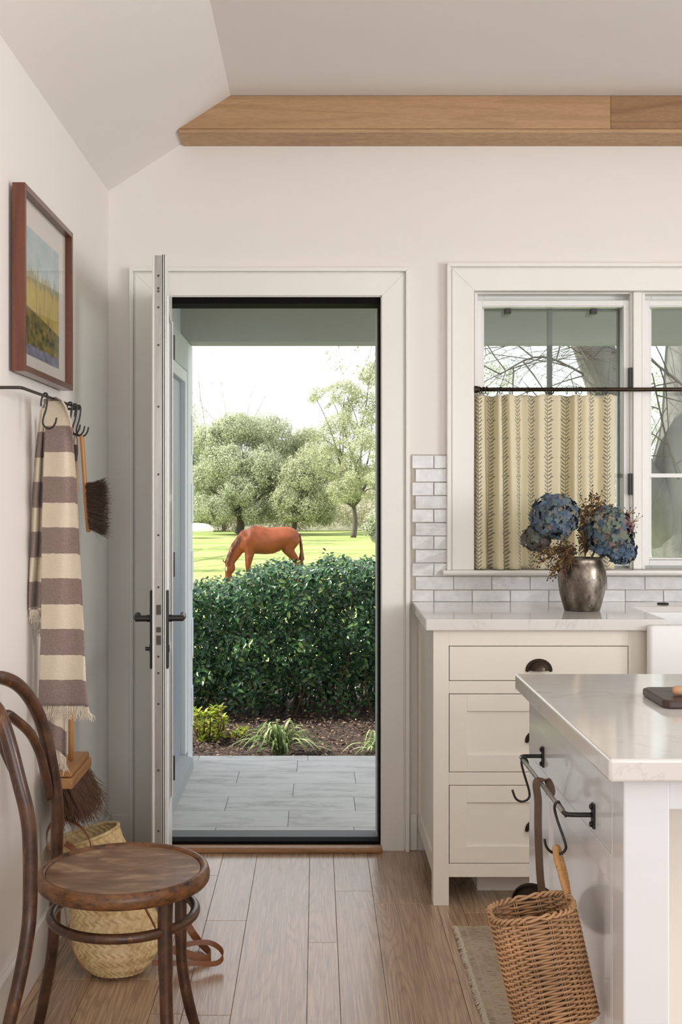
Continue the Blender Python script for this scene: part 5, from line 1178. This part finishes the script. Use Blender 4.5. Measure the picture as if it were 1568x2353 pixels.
    bm2 = bm_new(); bmesh.ops.create_uvsphere(bm2, u_segments=12, v_segments=8, radius=1, matrix=Matrix.Translation(P(521.2, 1307, -.066)) @ Matrix.Diagonal((m(2.0), .032, m(5.5), 1))); obj('blaze', bm2, 'horsepale', root, smooth=True)
    for s_ in (-1,):
        bm2 = bm_new(); bmesh.ops.create_uvsphere(bm2, u_segments=10, v_segments=8, radius=.018, matrix=Matrix.Translation(P(526, 1299, -.104))); obj('eye', bm2, 'black', root, smooth=True)
    for px, y in ((570, -.14), (566, .14), (683, -.15), (676, .15)):
        bm2 = bm_new(); lathe(bm2, [(.062, 0), (.052, .06), (.045, .075)], (XX(px, D)-.01, D+y, gz+.0), 14); obj('hoof', bm2, 'hoof', root, smooth=40)
horse(30.0, ZZ(1345, 30.0))

# ---- trees
def tree(name, label, base, trunkr, top, blobs, leaves, size, mat, cat='tree', group='trees beyond the meadow', lean=(0, 0), branches=10, bark='bark', sparse=0.0, bb=None):
    base = Vector(base); root = thing(name, label, cat, base, group)
    if bb is None:
        bm = bm_new(); cz = sum(b[0][2] for b in blobs)/len(blobs); cx = sum(b[0][0] for b in blobs)/len(blobs)
        fork = base+Vector(((cx-base.x)*.25, 0, (cz-base.z)*.30)); tube(bm, spline([base, base.lerp(fork, .5)+Vector((.1, 0, 0)), fork], 3), [trunkr*(.8-.04*i) for i in range(7)], 8)
        for k in range(branches):
            bl = blobs[k % len(blobs)]; e = Vector(bl[0])+Vector((random.gauss(0, bl[1]*.4), random.gauss(0, bl[1]*.4), random.gauss(0, bl[1]*.3)))
            P = spline([fork, fork.lerp(e, .3)+Vector((random.gauss(0, .25), 0, .1)), fork.lerp(e, .65)+Vector((random.gauss(0, .3), 0, .3)), e], 4); tube(bm, P, [trunkr*.46*(1-.92*i/(len(P)-1)) for i in range(len(P))], 6)
        obj('trunk', bm, bark, root, smooth=True)
    Cs = []; Ns = []
    tot = sum(b[1]**2 for b in blobs)
    for c, r, sq in blobs:
        n_ = int(leaves*r*r/tot); d = RNG.normal(size=(n_, 3)); d /= np.linalg.norm(d, axis=1)[:, None]
        rad_ = r*(.42+.58*RNG.random(n_)**.5)*(1+RNG.normal(0, .13, n_))
        q_ = np.array(c)+d*rad_[:, None]*np.array([1, 1, sq]); w_ = np.array([mnoise.noise(Vector(a)*(1.7/r**.5))+.7*mnoise.noise(Vector(a)*(4.2/r**.5)) for a in q_]); q_ += d*(w_*r*.30)[:, None]
        kp_ = w_ > RNG.normal(-.30, .12, n_); Cs.append(q_[kp_]); Ns.append(d[kp_])
    Cn = np.vstack(Cs); Nn_ = np.vstack(Ns)
    if sparse:
        cl = np.array([mnoise.noise(Vector(q)*sparse) for q in Cn]); kp = cl > -.02; Cn, Nn_ = Cn[kp], Nn_[kp]
    n_ = len(Cn); Nn_ = Nn_+RNG.normal(0, .5, (n_, 3)); Dr_ = np.cross(Nn_, RNG.normal(size=(n_, 3)))
    scatter('foliage', Cn, Dr_, Nn_, RNG.uniform(.6, 1.3, n_)*size, mat, root, tmpl=(CARD_V, CARD_T), width=.42)
    return root
def blob(px, py, D, rpx, sq=.85): return (tuple(W(px, py, D)), rpx*D/F, sq)
GT = -1.06
tree('oak_tree', 'large pale grey-green oak at the left beyond the meadow, dark leaning trunk', (XX(548, 68), 68, GT), .34, 0,
     [blob(478, 1015, 68, 44), blob(535, 990, 68, 50), blob(612, 1000, 69, 56), blob(520, 1065, 67, 56), blob(600, 1080, 67, 58), blob(470, 1105, 68, 44), blob(550, 1130, 66, 42), blob(640, 1115, 68, 42), blob(660, 1050, 70, 44), blob(470, 1165, 67, 34), blob(505, 1172, 66, 36), blob(585, 1176, 66, 30), blob(630, 1165, 67, 34)], 170000, .115, 'oakleaf', branches=13)
tree('oak_tree', 'low spreading yellow-green oak in the middle beyond the meadow', (XX(668, 66), 66, GT), .22, 0,
     [blob(690, 1100, 66, 54), blob(655, 1150, 65, 34), blob(730, 1070, 67, 56), blob(735, 1145, 66, 46), blob(705, 1015, 70, 40), blob(705, 1172, 65, 34), blob(745, 1180, 66, 28), blob(665, 1182, 65, 24)], 95000, .11, 'oakleaf2', branches=8)
tree('oak_tree', 'tall loose-crowned tree at the right beyond the meadow', (XX(812, 62), 62, GT), .20, 0,
     [blob(790, 905, 62, 42), blob(738, 915, 63, 30), blob(830, 950, 62, 48), blob(780, 990, 61, 52), blob(850, 1030, 60, 56), blob(760, 1060, 62, 46), blob(820, 1090, 60, 54), blob(870, 1120, 59, 44), blob(790, 1130, 60, 36), blob(900, 900, 62, 60), blob(860, 860, 63, 36)], 135000, .095, 'oakleaf2', branches=16, sparse=1.1)
tree('willow_tree', 'grey drooping tree low at the far right edge of the doorway view', (XX(880, 50), 50, GT), .10, 0,
     [blob(872, 1190, 50, 26), blob(850, 1215, 50, 17), blob(870, 1235, 50, 16)], 7000, .10, 'greyleaf', branches=8)
tree('oak_tree', 'far pale oak wood behind, at the left edge of the doorway view', (XX(430, 72), 72, GT), .2, 0,
     [blob(430, 1080, 74, 56), blob(420, 1150, 74, 56), blob(455, 1185, 72, 28), blob(400, 1010, 74, 60)], 50000, .16, 'oakleaf', branches=5)
bgb = [blob(px, 1185+random.uniform(-6, 6), 73, random.uniform(28, 40)) for px in range(340, 1000, 30)]+[blob(px, 1150+random.uniform(-14, 10), 77, random.uniform(40, 56)) for px in range(360, 1000, 40)]+[blob(px, 1105+random.uniform(-14, 10), 84, random.uniform(44, 60)) for px in range(360, 1000, 60)]
tree('brush_thicket', 'pale brush thicket along the far side of the meadow', (XX(650, 75), 75, GT), .08, 0, bgb, 120000, .15, 'brush', branches=20)
bgc = [blob(px, 1060+random.uniform(-70, 60), 70, random.uniform(70, 110)) for px in range(1050, 1900, 90)]
tree('oak_tree', 'broad pale green oak crown seen through the kitchen window', (XX(1450, 70), 70, GT), .3, 0, bgc+[blob(1130, 860, 70, 60), blob(1210, 880, 70, 50), blob(1500, 900, 70, 70), blob(1080, 930, 70, 60)], 60000, .17, 'oakleaf', branches=12, sparse=.5)
tree('oak_tree', 'broad oak left of the doorway view, shading the meadow in streaks', (-9, 34, GT), .3, 0,
     [((-8.4, 24, 4), 1.6, .5), ((-7.6, 30, 4.6), 1.5, .5), ((-8, 36, 4.4), 1.8, .5), ((-9.5, 42, 5), 2.0, .5), ((-6.8, 20, 3.4), 1.3, .5), ((-10, 50, 5), 2.2, .5), ((-5.5, 26, 4), 1.3, .5), ((-7, 54, 4.5), 1.8, .5), ((-5.2, 38, 3.6), 1.4, .5), ((-6.4, 46, 4.4), 1.6, .5), ((-9, 58, 6), 2.4, .6), ((-12, 64, 7), 2.6, .6), ((-5.0, 31, 3.4), 1.1, .5), ((-4.6, 22, 3.0), .9, .5)], 30000, .20, 'oakleaf', branches=9, sparse=.9)
# bare branches, left
bt_ = thing('bare_tree', 'leafless pale tree whose thin twigs rise above the left oak', 'tree', (XX(505, 74), 74, GT)); bm = bm_new()
def twigs(bm, p, d, L, r, depth, rr, spread=.55, droop=0.0):
    P = [p]; dd = d.copy()
    for _ in range(4):
        dd = (dd+Vector((rr.gauss(0, .16), rr.gauss(0, .10), rr.gauss(0, .12)-droop))).normalized(); P.append(P[-1]+dd*L/4)
    tube(bm, P, [r*(1-.13*i) for i in range(5)], 5 if depth > 1 else 3, caps=False)
    if depth:
        for q in range(3 if depth > 1 else 4):
            i = rr.randint(2, 4); d2 = (dd+Vector((rr.gauss(0, spread), rr.gauss(0, spread*.6), rr.gauss(0, spread*.7)-droop))).normalized(); twigs(bm, P[i], d2, L*rr.uniform(.5, .72), r*.55, depth-1, rr, spread, droop)
rr = random.Random(5)
for px, py, dx in ((500, 990, -.12), (470, 970, -.3), (520, 960, .1), (568, 965, .15), (585, 960, .45)):
    p = W(px, py, 74); tube(bm, [Vector((XX(515, 74), 74, GT)), Vector((XX((px+515)/2, 74), 74, (p.z+GT)/2)), p], [.12, .07, .03], 6); twigs(bm, p, Vector((dx, 0, 1)).normalized(), 2.9 if px < 560 else 1.9, .028, 4 if px < 560 else 2, rr)
obj('branches', bm, 'palebark', bt_, kind='stuff')
# twigs hanging in from the near tree at upper right of the doorway
nt_ = thing('near_oak', 'massive grey leaning tree trunk close outside the right window', 'tree', (XX(1560, 12), 12, GT+.5)); bm = bm_new()
def LP(lst): return [W(*q) for q in lst]
tube(bm, spline(LP([(1640, 1620, 12), (1600, 1400, 12), (1565, 1240, 12), (1560, 1120, 12), (1590, 980, 12), (1600, 820, 12), (1620, 600, 12)]), 5), [.42, .40, .38, .36]+[.34]*5+[.31]*22, 14); obj('trunk', bm, 'nearbark', nt_, smooth=True)
bm = bm_new(); tube(bm, spline(LP([(1555, 1250, 12), (1480, 1120, 11.9), (1425, 1000, 11.8), (1392, 880, 11.7), (1362, 790, 11.6), (1330, 700, 11.5)]), 5), [.24]*6+[.20]*20, 12); obj('limb', bm, 'nearbark', nt_, smooth=True)
bm = bm_new(); rr = random.Random(9)
for (a, b, c) in (((1395, 890, 11.7), (1250, 820, 11.5), (1150, 860, 11.4)), ((1370, 800, 11.6), (1280, 760, 11.4), (1180, 700, 11.2)), ((1405, 900, 11.6), (1440, 830, 11.5), (1390, 700, 11.3)), ((1590, 900, 11.6), (1500, 830, 11.4), (1440, 760, 11.3)), ((1560, 1100, 11.6), (1530, 1000, 11.2), (1500, 860, 11.1))):
    P = spline(LP([a, b, c]), 5); tube(bm, P, [.015*(1-.06*i) for i in range(len(P))], 6)
    for q in range(2, len(P)): twigs(bm, P[q], Vector((rr.uniform(-1, .4), 0, rr.uniform(-.6, .7))).normalized(), .8, .008, 3, rr, .6, .04)
obj('branches', bm, 'bark', nt_, kind='stuff')
bm = bm_new(); rr = random.Random(4)
tube(bm, spline(LP([(1600, 820, 12), (1450, 560, 12), (1180, 430, 12), (960, 520, 12), (880, 640, 12)]), 6), [.10-.0035*i for i in range(25)], 7)
for px, py, dx in ((886, 660, -.2), (872, 645, -.1), (905, 690, -.3), (850, 650, -.2)): twigs(bm, W(px, py, 12), Vector((dx, 0, -1)).normalized(), .62, .006, 3, rr, .5, .12)
co = [v.co.copy() for v in bm.verts if v.co.z < ZZ(700, 12) and v.co.x < XX(960, 12)]; obj('drooping_bough', bm, 'bark', nt_, kind='stuff'); sel = rr.sample(co, min(500, len(co)))
C = np.array([tuple(v+Vector((rr.gauss(0, .015), rr.gauss(0, .015), rr.gauss(0, .015)))) for v in sel]); n = len(C)
scatter('foliage', C, RNG.normal(size=(n, 3)), RNG.normal(size=(n, 3)), RNG.uniform(.02, .04, n), 'oakleaf2', nt_, tmpl=(CARD_V, CARD_T))
# boulder
bm = bm_new(); bmesh.ops.create_icosphere(bm, subdivisions=3, radius=1)
for v in bm.verts: v.co = Vector((v.co.x*.85, v.co.y*.6, max(-.2, v.co.z)*.40))*(1+.12*mnoise.noise(v.co*2)) + Vector((XX(455, 62), 62, ZZ(1219, 62)))
tag(obj('boulder', bm, 'rock', smooth=True), 'white rounded boulder at the far left of the meadow', 'rock')
